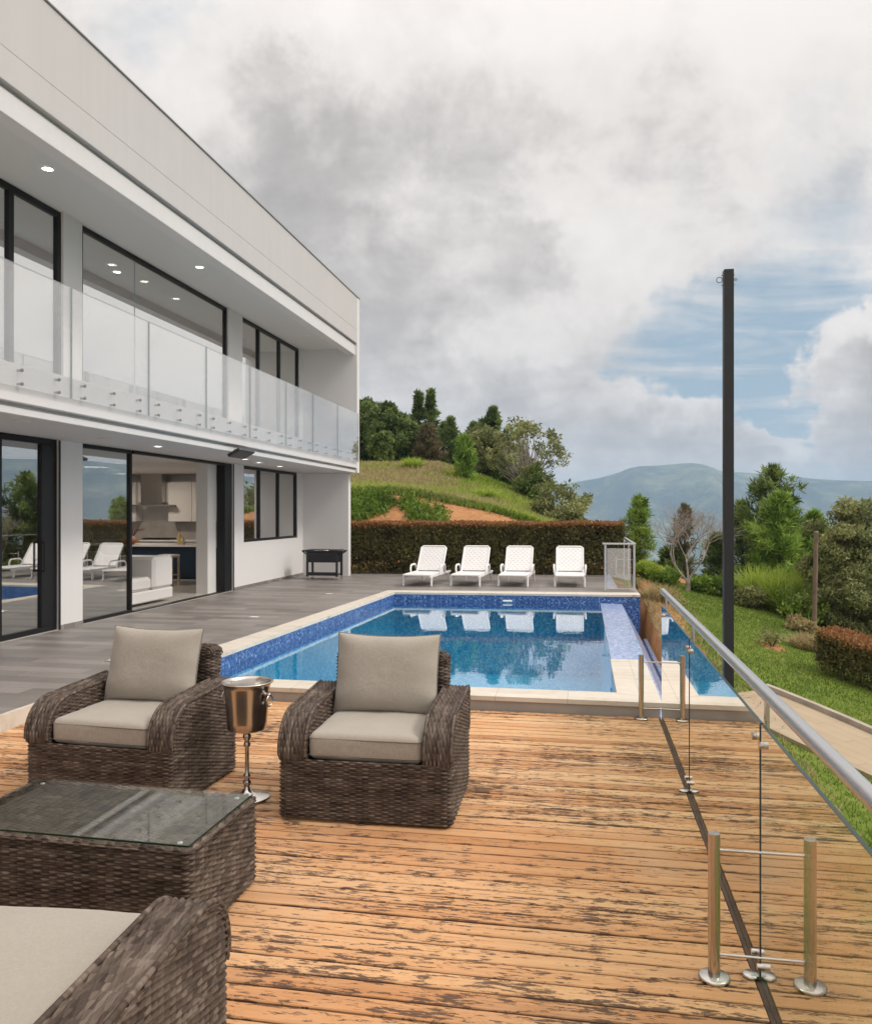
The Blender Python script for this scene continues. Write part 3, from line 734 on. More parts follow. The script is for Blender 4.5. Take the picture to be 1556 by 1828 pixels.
# ------------------------------------------------------------------ furniture builders
def bm_weld(me, d=1e-5):
    import bmesh
    b = bmesh.new(); b.from_mesh(me); bmesh.ops.remove_doubles(b, verts=b.verts, dist=d); bmesh.ops.recalc_face_normals(b, faces=b.faces); b.to_mesh(me); b.free(); return me
def rounded_box(hx, hy, hz, r, n=9, crown=0., wob=0., seed=0):
    """closed soft box centred on the origin"""
    V = []; F = []
    def axis(h):
        e = np.linspace(0, 1, 5)[:-1]*r*1.3
        mid = np.linspace(-h+r*1.3, h-r*1.3, n)
        return np.concatenate([-h+e, mid, (h-e)[::-1]])
    H = np.array([hx, hy, hz])
    for a in range(3):
        b_, c_ = (a+1) % 3, (a+2) % 3
        A, B = axis(H[b_]), axis(H[c_])
        for sgn in (-1, 1):
            P, Q = np.meshgrid(A, B, indexing='ij'); G = np.zeros(P.shape+(3,))
            G[..., a] = sgn*H[a]; G[..., b_] = P; G[..., c_] = Q
            o = len(V); V += list(G.reshape(-1, 3)); na, nb = len(A), len(B)
            for i in range(na-1):
                for j in range(nb-1):
                    f = (o+i*nb+j, o+(i+1)*nb+j, o+(i+1)*nb+j+1, o+i*nb+j+1); F.append(f if sgn > 0 else f[::-1])
    V = np.array(V); inner = np.clip(V, -(H-r), H-r); dv = V-inner; L = np.linalg.norm(dv, axis=1, keepdims=True); L[L == 0] = 1
    V = inner+dv/L*r
    if crown:
        k = (1-(V[:, 0]/hx)**4)*(1-(V[:, 1]/hy)**4)
        V[:, 2] += crown*k*np.sign(V[:, 2])*(np.abs(V[:, 2]) > hz*.5)
    if wob:
        V[:, 2] += wob*(fbm(V[:, 0]+seed, V[:, 1], .22, seed)-.5)
        V[:, 1] += wob*.6*(fbm(V[:, 0]+seed+5, V[:, 2], .18, seed)-.5)
    return bm_weld(npmesh('cushion', V, np.array(F), True))
def weave(Pf, L, T, keep=None, t0=0., s0=0., amp=1., flip=False):
    ns = int(L/STAKE*6)+2; nt = int(T/PITCH*6)+2
    s = np.linspace(0, L, ns); t = np.linspace(0, T, nt)
    Sg, Tg = np.meshgrid(s, t, indexing='ij')
    P = Pf(Sg, Tg)
    Nn = np.cross(np.gradient(P, axis=0), np.gradient(P, axis=1)); Nn /= np.linalg.norm(Nn, axis=2, keepdims=True)+1e-12
    r = np.floor((Tg+t0)/PITCH+1e-6); ft = (Tg+t0)/PITCH-r
    prof = np.sqrt(np.clip(1-((2*ft-1)/.86)**2, 0, 1))
    wv = np.sin(np.pi*(Sg+s0)/STAKE+np.pi*r)
    jit = (np.sin(r*12.9898+np.floor((Sg+s0)/STAKE)*78.233)*43758.5453) % 1
    h = amp*(.0030*prof+.0070*np.clip(wv, -.3, 1)*prof+.0008*(jit-.5)*prof-.0050)
    V = (P+Nn*h[..., None]).reshape(-1, 3)
    ii = np.arange(ns*nt).reshape(ns, nt)
    F = np.stack([ii[:-1,:-1], ii[1:,:-1], ii[1:,1:], ii[:-1,1:]], -1)
    if keep is not None:
        F = F[keep(P[:-1,:-1], P[1:,1:])]
    F = F.reshape(-1, 4)
    if flip: F = F[:, ::-1]
    return V, F, np.stack([(Sg+s0).ravel(), (Tg+t0).ravel()], -1)
def join(parts):
    V = []; F = []; U = []; o = 0
    for v, f, u in parts: V.append(v); F.append(f+o); U.append(u); o += len(v)
    return np.concatenate(V), np.concatenate(F), np.concatenate(U)
def mirror_x(p):
    v, f, u = p; v = v.copy(); v[:, 0] *= -1; return v, f[:, ::-1], u+np.array([3.17, 0.])
def wick(name, parts, parent):
    V, F, U = join(parts)
    return link(name, npmesh(name, V, F, True, None, U), parent, M_wick)
def path_fn(pts):
    pts = np.array(pts, float); d = np.concatenate([[0], np.cumsum(np.linalg.norm(np.diff(pts, axis=0), axis=1))])
    return d[-1], lambda s: np.stack([np.interp(s, d, pts[:, i]) for i in range(pts.shape[1])], -1)
def rrect(x0, x1, y0, y1, r, k=8):
    pts = []
    for cx, cy, a0 in ((x1-r, y0+r, -90), (x1-r, y1-r, 0), (x0+r, y1-r, 90), (x0+r, y0+r, 180)):
        for i in range(k+1):
            a = R(a0+90*i/k); pts.append((cx+r*math.cos(a), cy+r*math.sin(a)))
    return [pts[-1]]+pts
def rolled(t, W, r):
    """across a rolled strip: (sideways offset from one edge, drop below the crown)"""
    q = np.clip(np.minimum(t, W-t)/(r*1.57), 0, 1); an = q*np.pi/2
    side = np.where(t < W/2, r*(1-np.cos(an))+np.maximum(t-r*1.57, 0), 0)
    side2 = r*(1-np.cos(an))+np.maximum(W-t-r*1.57, 0)
    return side, side2, r*(1-np.sin(an))

def armchair(name, label, group, HW=.485, DP=.80, cat='armchair'):
    root = empty(name, (0,0,0), 0, label, cat, group)
    SE = HW-.16; dd_ = DP-.80
    L, f = path_fn(rrect(-HW, HW, 0, DP, .045))
    base = weave(lambda s, t: np.concatenate([f(s), (t+.015)[..., None]], -1), L, .325)
    b = wick('base', [base], root)
    RA, ZA, ZT_ = .21, .375, .58
    def ztop(y): return np.where(y < RA, ZA+np.sqrt(np.clip(RA**2-(RA-np.clip(y, 0, RA))**2, 0, None)), ZT_+.03*np.clip((y-RA)/(DP-RA), 0, 1))
    keep = lambda a, c: (np.maximum(a[..., 2], c[..., 2]) < ztop((a[..., 1]+c[..., 1])/2)-.004)
    outer = weave(lambda s, t: np.stack([np.full_like(s, HW), s+.008, t+.335], -1), DP-.016, .28, keep, .23)
    inner = weave(lambda s, t: np.stack([np.full_like(s, SE), DP-.12-s, t+.32], -1), DP-.13, .30, keep, .115)
    pts = [(0, .335), (0, ZA)]+[(RA-RA*math.cos(a), ZA+(ZT_-ZA)*math.sin(a)) for a in np.linspace(0, math.pi/2, 14)[1:]]+[(DP-.03, ZT_+.03), (DP, ZT_+.005), (DP, .34)]
    Lc, fc = path_fn(pts); WR = HW-SE+.006; rr_ = .028
    Wt = WR-2*rr_+2*rr_*1.57
    def cap(s, t):
        p = fc(s); e = 1e-3; tg = fc(s+e)-fc(s-e); tg /= np.linalg.norm(tg, axis=-1, keepdims=True)+1e-12
        nrm = np.stack([-tg[..., 1], tg[..., 0]], -1)       # outward in the (y, z) plane
        sd, sd2, drop = rolled(t, Wt, rr_)
        x = np.where(t < Wt/2, HW+.003-sd, SE-.003+sd2)
        q = p+nrm*(.002-drop)[..., None]
        return np.stack([x, q[..., 0], q[..., 1]], -1)
    capp = weave(cap, Lc, Wt, None, 0., 1.3, .75)
    def rope(x):
        pp = np.array(fc(np.linspace(.02, Lc-.02, 90))); m_ = MB(); m_.tube([(x, a-.001, b_) for a, b_ in pp], .0085, 8)
        V_ = np.array(m_.V[:90*8]); F_ = np.array([f for f in m_.F if len(f) == 4][:89*8])
        return V_, F_, np.stack([np.repeat(np.linspace(0, Lc*3, 90), 8), np.full(720, .005)], -1)
    arm = [outer, inner, capp, rope(HW-.006), rope(SE+.006)]
    wick('armrest', arm, root); wick('armrest', [mirror_x(p) for p in arm], root)
    BW = SE+.04
    Lb, fb = path_fn(rrect(-BW, BW, .665+dd_, .795+dd_, .05))
    lean = lambda z: (z-.3)*.10
    def back(s, t):
        q = fb(s); z = t+.30; return np.stack([q[..., 0], q[..., 1]+lean(z), z], -1)
    def btop(s, t):
        sd, sd2, drop = rolled(t, .13+.05, .04)
        y = dd_+np.where(t < .09, .665+sd, .795-sd2); x = -BW+.012+s
        en = np.clip(np.minimum(s, 2*BW-.024-s)/.05, 0, 1); z = .818-drop-.035*(1-np.sqrt(1-(1-en)**2))
        return np.stack([x, y+lean(z), z], -1)
    wick('backrest', [weave(back, Lb, .49), weave(btop, 2*BW-.024, .18)], root)
    MB().box(-SE-.06, SE+.06, .03, .66+dd_, .24, .325).build('seat_deck', M_wickin, root)
    hx, hy = SE-.007, .325+dd_/2
    me = rounded_box(hx, hy, .072, .036, 14, .016, .020, 3)
    sc_ = link('seat_cushion', me, root, M_fab); sc_.location = (0, .02+hy, .405)
    def loop(hx, hy, z, r, w=0.0):
        P = [(x, y, z) for x, y in rrect(-hx, hx, -hy, hy, .03, 4)]; return P
    pm = MB(); pm.tube(loop(hx-.0015, hy-.0015, .046, .004), .0042, 6, False); pm.tube(loop(hx-.0015, hy-.0015, -.046, .004), .0042, 6, False)
    pm.build('piping', M_pipe, sc_)
    # back cushion
    kx = SE/.325
    n_ = 34; u = np.linspace(-1, 1, n_); U_, V_ = np.meshgrid(u, u, indexing='ij')
    U_ = np.sin(U_*np.pi/2); V_ = np.sin(V_*np.pi/2)
    th = .092*(np.clip((1-U_**4)*(1-V_**4), 0, 1))**.5+.002
    wr = .010*(fbm(U_*.3+4, V_*.3, .16, 4)-.5)+.006*np.sin(9*np.arctan2(V_, U_))*np.exp(-((np.hypot(U_, V_)-1.15)/.25)**2)
    X_ = kx*.320*U_*(1-.035*(1-V_**2)); Z_ = .245*V_*(1-.085*(1-U_**2))+.0
    fr_ = np.stack([X_, -th-wr*(th > .01), Z_], -1).reshape(-1, 3); bk = np.stack([X_, th*.8, Z_], -1).reshape(-1, 3)
    ii = np.arange(n_*n_).reshape(n_, n_); Ff = np.stack([ii[:-1,:-1], ii[1:,:-1], ii[1:,1:], ii[:-1,1:]], -1).reshape(-1, 4)
    me = npmesh('pillow', np.concatenate([fr_, bk]), np.concatenate([Ff, Ff[:, ::-1]+n_*n_]), True)
    bc = link('back_cushion', me, root, M_fab); bc.location = (0, .585+dd_, .705); bc.rotation_euler = (R(-15), 0, 0)
    pts = [tuple(fr_[i]*np.array([1.004, 0, 1.004])) for i in list(ii[:, 0])+list(ii[-1, 1:])+list(ii[::-1, -1][1:])+list(ii[0, ::-1][1:])]
    MB().tube(pts, .0045, 6, False).build('piping', M_pipe, bc)
    return root
GRP_CH = 'brown rattan armchairs on the deck'
chB = armchair('rattan_armchair', 'brown rattan armchair on the deck right of the steel wine bucket', GRP_CH)
chB.location = (-1.17, 4.26, .003); chB.rotation_euler.z = R(1.0)
chA = copy_tree(chB); chA.location = (-2.765, 4.27, .003); chA.rotation_euler.z = R(-3.)
chA['label'] = 'brown rattan armchair behind the coffee table, left of the wine bucket'
chC = armchair('rattan_sofa', 'brown rattan sofa in the near left corner, only one arm and its seat showing', None, .80, 1.22, 'sofa')
chC.location = (-1.86, 2.27, .003); chC.rotation_euler.z = R(185)

# coffee table
t = empty('coffee_table', (-2.055, 3.235, .003), R(-1.2), 'low brown rattan coffee table with a glass top in front of the armchairs', 'coffee table')
L, f = path_fn(rrect(-.575, .575, -.315, .315, .03))
body = weave(lambda s, q: np.concatenate([f(s), (q+.012)[..., None]], -1), L, .365)
topw = weave(lambda s, q: np.stack([-.570+s, -.31+q, np.full_like(s, .379)], -1), 1.14, .62)
def rim(s, q):
    sd, sd2, drop = rolled(q, .045, .013)
    p = f(s); e = 1e-3; tg = f(s+e)-f(s-e); tg /= np.linalg.norm(tg, axis=-1, keepdims=True)+1e-12
    nrm = np.stack([tg[..., 1], -tg[..., 0]], -1)
    o_ = np.where(q < .0225, .006-sd, .006-.030+sd2)
    return np.concatenate([p+nrm*o_[..., None], (.388-drop)[..., None]], -1)
wick('body', [body, topw, weave(rim, L, .045)], t)
g = rounded_box(.558, .298, .004, .003, 4); g = link('glass_top', g, t, M_tglass); g.location = (0, 0, .3995)
MB().add([(-.5585,-.2985,.3957),(.5585,-.2985,.3957),(.5585,-.2985,.4033),(-.5585,-.2985,.4033)], [(0,1,2,3)]).add([(.5585,-.2985,.3957),(.5585,.2985,.3957),(.5585,.2985,.4033),(.5585,-.2985,.4033)], [(0,1,2,3)]).build('glass_edge', M_edge, t)
for sx in (-1, 1):
    for sy in (-1, 1):
        MB().lathe([(.0, .3952), (.011, .3952), (.011, .389), (.0, .389)], 14, (sx*.50, sy*.255)).build('bumper', M_lens_off, t)

# wine bucket on its stand
st = empty('bucket_stand', (-1.96, 4.545, .002), 0, 'slim steel pedestal stand carrying the wine bucket between two armchairs', 'bucket stand')
MB().lathe([(.0,.0),(.132,.0),(.135,.006),(.128,.012),(.07,.022),(.035,.034),(.02,.055),(.014,.07)], 36).build('base_plate', M_steel, st)
MB().lathe([(.014,.07),(.024,.085),(.024,.10),(.013,.112),(.021,.128),(.021,.138),(.012,.15),(.0115,.30),(.020,.312),(.020,.325),(.012,.338),(.024,.36),(.024,.375),(.014,.388),(.05,.398),(.085,.404),(.085,.409),(.0,.409)], 28).build('stem', M_steel, st)
bk_ = empty('wine_bucket', (-1.96, 4.545, .4125), 0, 'polished steel wine bucket with ring handles on a tall pedestal stand', 'wine bucket')
MB().lathe([(.0,.0),(.108,.0),(.114,.006),(.119,.05),(.126,.16),(.134,.25),(.140,.272),(.152,.277),(.155,.282),(.150,.286),(.137,.281),(.131,.262),(.121,.15),(.112,.02),(.0,.016)], 48).build('body', M_steel, bk_)
for sg in (-1, 1):
    a = R(-12)
    kx, ky = sg*math.cos(a), sg*math.sin(a)
    mb = MB(); mb.tube([(kx*.126, ky*.126, .215), (kx*.146, ky*.146, .215), (kx*.152, ky*.152, .215), (kx*.164, ky*.164, .215)], [.012, .009, .017, .006], 12)
    ring = [(kx*.157+.0*math.cos(b)-ky*.030*math.cos(b), ky*.157+kx*.030*math.cos(b), .180+.032*math.sin(b)) for b in np.linspace(0, 2*math.pi, 25)]
    mb.tube(ring, .0042, 8, False); mb.build('ring_handle', M_steel, bk_)

# ------------------------------------------------------------------ glass railing along the deck
XG = .64
rl = empty('glass_railing', (XG, 4., 0), 0, 'frameless glass railing with a round steel handrail along the edge of the timber deck', 'railing')
RO = Vector((-XG, -4., 0))
def rp(o): o.location = RO; return o
for a, b in ((5.117, 6.87), (3.117, 5.103), (1.117, 3.103), (-.885, 1.103)):
    gp = rp(MB().box(XG-.006, XG+.006, a, b, -.14, .93).build('glass_panel', M_rglass, rl))
    MB().box(XG-.0061, XG+.0061, a-.003, a+.0002, -.14, .93).build('edge', M_edge, gp)
    MB().box(XG-.0061, XG+.0061, b-.0002, b+.003, -.14, .93).build('edge', M_edgelt, gp)
    if b < 6: MB().box(XG-.0085, XG+.0085, b+.004, b+.0125, -.02, .928).build('joint_seal', M_dark, gp)
    MB().box(XG-.0061, XG+.0061, a, b, .9298, .9315).build('edge', M_edge, gp)
rp(MB().tube([(XG+.005, 6.90, 1.05), (XG+.005, -1.6, 1.05)], .0235, 28).build('handrail', M_rail, rl))
for yj in (5.11, 3.11, 1.11, 6.82):
    mb = MB(); o = .035 if yj < 6 else -.03
    mb.box(XG+.016, XG+.030, yj+o-.016, yj+o+.016, .845, 1.028, .003)
    mb.tube([(XG+.023, yj+o, 1.02), (XG+.005, yj+o, 1.035)], .008, 10)
    for dy in ((-.045, .075) if yj < 6 else (-.06,)):
        mb.tube([(XG-.022, yj+dy, .865), (XG-.0065, yj+dy, .865)], .014, 16); mb.tube([(XG+.0065, yj+dy, .865), (XG+.034, yj+dy, .865)], .014, 16)
    mb.box(XG+.030, XG+.036, yj-.06, yj+.09, .855, .875, .002)
    rp(mb.build('rail_bracket', M_steel, rl))
    if yj < 6:
        for dy in (-.05, .05):
            rp(MB().tube([(XG-.028, yj+dy, .075), (XG-.0065, yj+dy, .075)], .012, 16).tube([(XG+.0065, yj+dy, .075), (XG+.02, yj+dy, .075)], .012, 16).build('glass_clamp', M_steel, rl))
        rp(MB().lathe([(0,.012),(.026,.012),(.030,.008),(.030,.0005),(0,.0005)], 24, (XG-.036, yj+.02)).build('base_disc', M_steel, rl))
for yp in (3.09, 6.855):
    ps = rp(MB().tube([(.47, yp, .012), (.47, yp, .53)], .0215, 24).build('support_post', M_steel, rl))
    MB().lathe([(0,.014),(.05,.014),(.056,.010),(.056,.0005),(0,.0005)], 32, (.47, yp)).build('base_plate', M_steel, ps)
    for zz in (.47, .09): MB().tube([(.49, yp, zz), (XG-.0065, yp, zz)], .0055, 10).build('rod', M_steel, ps)

# square black post beyond the railing, with eye bolts
po = empty('black_post', (1.435, 8.545, -.95), R(2), 'tall square black steel post standing beyond the glass railing', 'post')
MB().box(-.047, .047, -.047, .047, 0, 5.08, .004).build('shaft', M_pole, po)
for sx in (-1, 1):
    mb = MB()
    for zz in (5.03, 4.93): mb.tube([(sx*.046, 0, zz), (sx*.066, 0, zz)], .006, 8)
    mb.tube([(sx*.046, 0, 4.985), (sx*.062, 0, 4.985)], .006, 8)
    ring = [(sx*(.085 if sx < 0 else .072)+(.028 if sx < 0 else .010)*math.cos(b), 0, 4.985+(.028 if sx < 0 else .012)*math.sin(b)) for b in np.linspace(0, 2*math.pi, 19)]
    mb.tube(ring, .005, 8, False); mb.build('eye_bolt', M_bolt, po)

# ------------------------------------------------------------------ far glass fence at the pool corner
ff = empty('corner_fence', (.75, 16.5, ZT), 0, 'short steel and glass fence at the far pool corner beside the white loungers', 'glass fence')
def fp(o): o.location = (-.75, -16.5, -ZT); return o
x0, x1, y0, y1 = .44, 1.0, 16.5, 20.4
for (x, y) in ((x0, y0), (x1, y0), (x1, 18.4), (x1, y1)):
    fp(MB().box(x-.02, x+.02, y-.02, y+.02, ZT+.002, 1.05, .003).build('post', M_rail, ff))
fp(MB().box(x0-.06, x1+.03, y0-.03, y0+.03, 1.052, 1.085, .004).build('top_rail', M_rail, ff))
fp(MB().box(x1-.03, x1+.03, y0+.03, y1+.03, 1.052, 1.085, .004).build('top_rail', M_rail, ff))
fp(MB().box(x0+.03, x1-.03, y0-.006, y0+.006, ZT+.05, .98).build('glass_panel', M_bglass, ff))
for a, b in ((y0+.03, 18.37), (18.43, y1-.03)): fp(MB().box(x1-.006, x1+.006, a, b, ZT+.05, .98).build('glass_panel', M_bglass, ff))
for yy in (19.2,):
    q = fp(MB().tube([(.76, yy, ZT+.01), (.76, yy, .66)], .02, 14).build('support_post', M_steel, ff))
    for zz in (.60, .25): MB().tube([(.78, yy, zz), (.99, yy, zz)], .006, 8).build('rod', M_steel, q)

# ------------------------------------------------------------------ loungers
def lounger():
    root = empty('sun_lounger', (0,0,0), 0, '', 'sun lounger', 'white sun loungers by the hedge')
    W_ = .29
    def lattice(L, rows, cols, th):
        """perforated resin panel in the xy plane: y from 0 to L"""
        def alt(a, b, k):
                g = (b-a)/(k*1.45+1); out = [a]
                for q in range(k): out += [out[-1]+g, out[-1]+g*1.45]
                return out+[b]
        xs = alt(-W_+.02, W_-.02, cols); ys = alt(.03, L-.03, rows); mb = MB()
        for i in range(len(xs)-1):
            for j in range(len(ys)-1):
                if i % 2 == 1 and j % 2 == 1 and ((i//2+j//2) % 2 == 0): continue
                mb.add([(xs[i],ys[j],0),(xs[i+1],ys[j],0),(xs[i+1],ys[j+1],0),(xs[i],ys[j+1],0)], [(0,1,2,3)])
        me = mb.mesh('panel'); bm_weld(me); o = bpy.data.objects.new('panel', me); md = o.modifiers.new('thickness', 'SOLIDIFY'); md.thickness = th; md.offset = 0
        return o
    for nm, L in (('seat', 1.16), ('backrest', .69)):
        o = lattice(L, 16 if nm == 'seat' else 11, 10, .018); o.name = nm; COL.objects.link(o); o.parent = root; o.data.materials.append(M_plastic)
        e = MB(); e.tube([(-W_, 0, 0), (-W_, L-.04, 0), (-W_+.04, L, 0), (W_-.04, L, 0), (W_, L-.04, 0), (W_, 0, 0)], .022, 10)
        if nm == 'seat': e.tube([(-W_, 0, 0), (W_, 0, 0)], .026, 10)
        e.build('rim', M_plastic, o)
        if nm == 'seat': o.location = (0, .02, .235)
        else: o.location = (0, 1.10, .245); o.rotation_euler = (R(52), 0, 0)
    for sx in (-1, 1):
        MB().box(sx*W_-.025, sx*W_+.025, .02, 1.85, .175, .225, .008).build('side_rail', M_plastic, root)
        MB().tube([(sx*(W_+.01), .10, .19), (sx*(W_+.015), .09, .10), (sx*(W_+.02), .07, .0)], [.030, .026, .022], 10).build('leg', M_plastic, root)
        MB().tube([(sx*(W_+.01), 1.60, .19), (sx*(W_+.015), 1.64, .10), (sx*(W_+.02), 1.68, .0)], [.030, .026, .022], 10).build('leg', M_plastic, root)
        MB().tube([(sx*(W_+.03), .72, .20), (sx*(W_+.05), .74, .32), (sx*(W_+.055), .80, .395), (sx*(W_+.055), .95, .405), (sx*(W_+.055), 1.12, .40), (sx*(W_+.05), 1.20, .34), (sx*(W_+.03), 1.24, .20)], .021, 10).build('armrest', M_plastic, root)
    MB().tube([(-W_+.02, 1.42, .20), (-W_+.05, 1.46, .52), (W_-.05, 1.46, .52), (W_-.02, 1.42, .20)], .014, 8).build('prop', M_plastic, root)
    return root
lg = lounger()
lbl = ['white resin sun lounger nearest the house wall', 'second white resin sun lounger from the house wall', 'third white resin sun lounger from the house wall', 'white resin sun lounger nearest the small glass fence']
for i, (x, y, rz) in enumerate(((-3.47, 16.86, 5), (-2.46, 17.0, 3.5), (-1.455, 17.1, 2), (-.27, 17.2, -1))):
    o = lg if i == 0 else copy_tree(lg)
    o.location = (x, y, ZT+.002); o.rotation_euler.z = R(-rz*.8); o['label'] = lbl[i]

# drinks cooler cart
cc = empty('cooler_cart', (-5.98, 18.35, ZT+.001), R(1), 'black rectangular drinks cooler cart on castors against the white end wall', 'cooler cart')
mb = MB(); V = []
def frustum(mb, b, tp, z0, z1):
    (bx, by), (tx, ty) = b, tp
    V = [(-bx,-by,z0),(bx,-by,z0),(bx,by,z0),(-bx,by,z0),(-tx,-ty,z1),(tx,-ty,z1),(tx,ty,z1),(-tx,ty,z1)]
    mb.add(V, [(0,3,2,1),(4,5,6,7),(0,1,5,4),(1,2,6,5),(2,3,7,6),(3,0,4,7)])
frustum(mb, (.345,.19), (.385,.225), .40, .64); mb.build('tub', M_coolblk, cc)
MB().box(-.40, .40, -.24, .24, .645, .70, .012).build('lid', M_coolblk, cc)
for sx in (-1, 1):
    MB().tube([(sx*.385, -.20, .60), (sx*.47, -.20, .655), (sx*.47, .20, .655), (sx*.385, .20, .60)], .014, 8).box(sx*.40, sx*.49, -.22, .22, .665, .685, .006).build('side_tray', M_coolblk, cc)
    for sy in (-1, 1):
        lgp = MB().box(sx*.355-.024, sx*.355+.024, sy*.20-.024, sy*.20+.024, .075, .64, .004).build('leg', M_coolblk, cc)
        MB().tube([(sx*.355-.012, sy*.20, .036), (sx*.355+.012, sy*.20, .036)], .035, 16).box(sx*.355-.017, sx*.355+.017, sy*.20-.017, sy*.20+.017, .055, .076).build('castor', M_rail, lgp)
MB().box(-.335, .335, -.20, .20, .095, .125, .004).box(-.335, .335, -.205, -.19, .126, .175).build('shelf', M_coolblk, cc)
MB().tube([(-.17, -.243, .68), (-.17, -.275, .685), (.17, -.275, .685), (.17, -.243, .68)], .008, 8).build('lid_handle', M_steel, cc)

# ------------------------------------------------------------------ inside the house
zf = ZT+.007
so_ = empty('white_sofa', (-8.3, 12.7, zf), 0, 'white leather sofa just inside the open sliding door', 'sofa')
def ip(o, l): o.location = -Vector(l); return o
L0 = (-8.3, 12.7, zf)
ip(MB().box(-9.5, -7.22, 11.95, 13.48, zf+.05, zf+.24, .02).build('base', M_white, so_), L0)
ip(MB().box(-9.5, -7.23, 11.96, 12.78, zf+.245, zf+.47, .05).build('seat_cushion', M_white, so_), L0)
ip(MB().box(-9.5, -7.20, 12.80, 13.46, zf+.245, zf+.80, .05).build('back', M_white, so_), L0)
ip(MB().box(-9.3, -8.1, 12.60, 12.79, zf+.48, zf+.90, .06).build('back_cushion', M_white, so_), L0)
L0 = (-9.7, 17.0, zf)
isl = empty('kitchen_island', L0, 0, 'navy blue kitchen island with a white stone top', 'kitchen island')
ip(MB().box(-11.3, -7.95, 16.7, 17.5, zf+.08, zf+.80, .004).build('cabinet', M_navy, isl), L0)
ip(MB().box(-11.4, -7.85, 16.6, 17.6, zf+.803, zf+.84, .004).build('countertop', M_stone, isl), L0)
L0 = (-10, 19.1, zf)
kc = empty('kitchen_cabinets', L0, 0, 'white fitted kitchen cabinets along the back wall of the kitchen', 'kitchen cabinets')
for i in range(8):
    x = -12.6+i*.62
    ip(MB().box(x, x+.614, 18.86, 19.44, zf+.08, zf+.83, .003).build('base_cabinet', M_white, kc), L0)
for a, b in ((-12.6,-11.93),(-11.92,-11.25),(-10.35,-9.72),(-9.71,-9.08),(-9.07,-8.44),(-8.43,-7.80)):
    ip(MB().box(a, b, 19.08, 19.44, 1.46, 2.46, .003).build('wall_cabinet', M_white, kc), L0)
ip(MB().box(-11.249, -10.351, 19.20, 19.44, 1.95, 2.46, .003).build('wall_cabinet', M_white, kc), L0)
ip(MB().box(-12.65, -7.4, 18.82, 19.44, zf+.833, zf+.87, .004).build('worktop', M_stone, kc), L0)
M_splash = simple('marble_splashback', (.40,.37,.34), .3, var=.15, vscale=4)
ip(MB().box(-12.65, -7.4, 19.42, 19.445, zf+.872, 1.455).build('splashback', M_splash, kc), L0)
hd = empty('cooker_hood', (-10.75, 19.05, 1.85), 0, 'steel chimney cooker hood above the hob in the kitchen', 'cooker hood')
MB().box(-.72, .62, -.25, .14, 0, .035, .004).build('canopy', M_bolt, hd); MB().box(-.30, .28, -.08, .13, .037, .82, .004).build('chimney', M_steel, hd)
hb = empty('gas_hob', (-10.6, 19.1, zf+.872), 0, 'black gas hob on the kitchen worktop', 'hob')
MB().box(-.42, .42, -.22, .2, 0, .012, .003).build('plate', M_coolblk, hb)
for px in (-.27, 0, .27): MB().box(px-.11, px+.11, -.15, .15, .013, .045).build('pan_support', M_coolblk, hb)
sk = empty('bar_stool', (-8.75, 16.15, zf), 0, 'pale wooden bar stool at the end of the kitchen island', 'stool')
M_palewood = simple('pale_wood', (.50,.38,.24), .6, var=.1)
MB().box(-.18, .18, -.18, .18, .60, .66, .02).build('seat', M_white, sk)
for sx in (-1, 1):
    for sy in (-1, 1): MB().box(sx*.15-.02, sx*.15+.02, sy*.15-.02, sy*.15+.02, 0, .60).build('leg', M_palewood, sk)
MB().box(-.13, .13, -.165, -.145, .2, .23).box(-.13, .13, .145, .165, .2, .23).build('stretcher', M_palewood, sk)
bo = empty('fruit_bowl', (-10.15, 16.85, zf+.842), 0, 'orange shallow bowl on the kitchen island', 'bowl')
MB().lathe([(0,.0),(.10,.0),(.26,.07),(.28,.11),(.265,.11),(.1,.02),(0,.02)], 28).build('dish', simple('orange_glaze', (.55,.16,.03), .3), bo)
tw = empty('twig_vase', (-10.25, 17.25, zf+.842), 0, 'white vase of dry twigs on the kitchen island', 'vase')
MB().lathe([(0,0),(.06,0),(.08,.08),(.05,.16),(.055,.18)], 20).build('vase', M_white, tw)
mb = MB()
for i in range(14):
    a = random.uniform(0, 6.28); r_ = random.uniform(.12, .34)
    mb.tube([(0,0,.15), (.4*r_*math.cos(a), .4*r_*math.sin(a), .30), (r_*math.cos(a), r_*math.sin(a), random.uniform(.3,.45))], .006, 5)
mb.build('twigs', simple('dry_twigs', (.12,.05,.03), .8), tw)
for i, (x, y, h, c_, lb) in enumerate(((-9.05,17.2,.30,(.55,.40,.12),'yellow oil bottle on the kitchen island, taller of the pair'),(-8.90,17.05,.20,(.50,.42,.25),'short pale jar on the kitchen island beside the yellow bottle'))):
    b_ = empty('bottle', (x, y, zf+.842), 0, lb, 'bottle')
    MB().lathe([(0,0),(.05,0),(.052,.01),(.05,h*.6),(.02,h*.75),(.02,h*.95)], 20).build('body', simple('glass_jar_%d' % i, c_, .25), b_)
    MB().lathe([(.022,h*.95),(.022,h),(0,h)], 16).build('cap', M_bolt, b_)
fc_ = empty('kitchen_tap', (-8.15, 19.2, zf+.872), 0, 'dark curved kitchen tap at the end of the worktop', 'tap')
MB().tube([(0,0,0),(0,0,.30)]+[(0,-.09+.09*math.cos(a),.30+.09*math.sin(a)) for a in np.linspace(0,math.pi,10)]+[(0,-.18,.24)], .012, 10).build('spout', M_bolt, fc_)

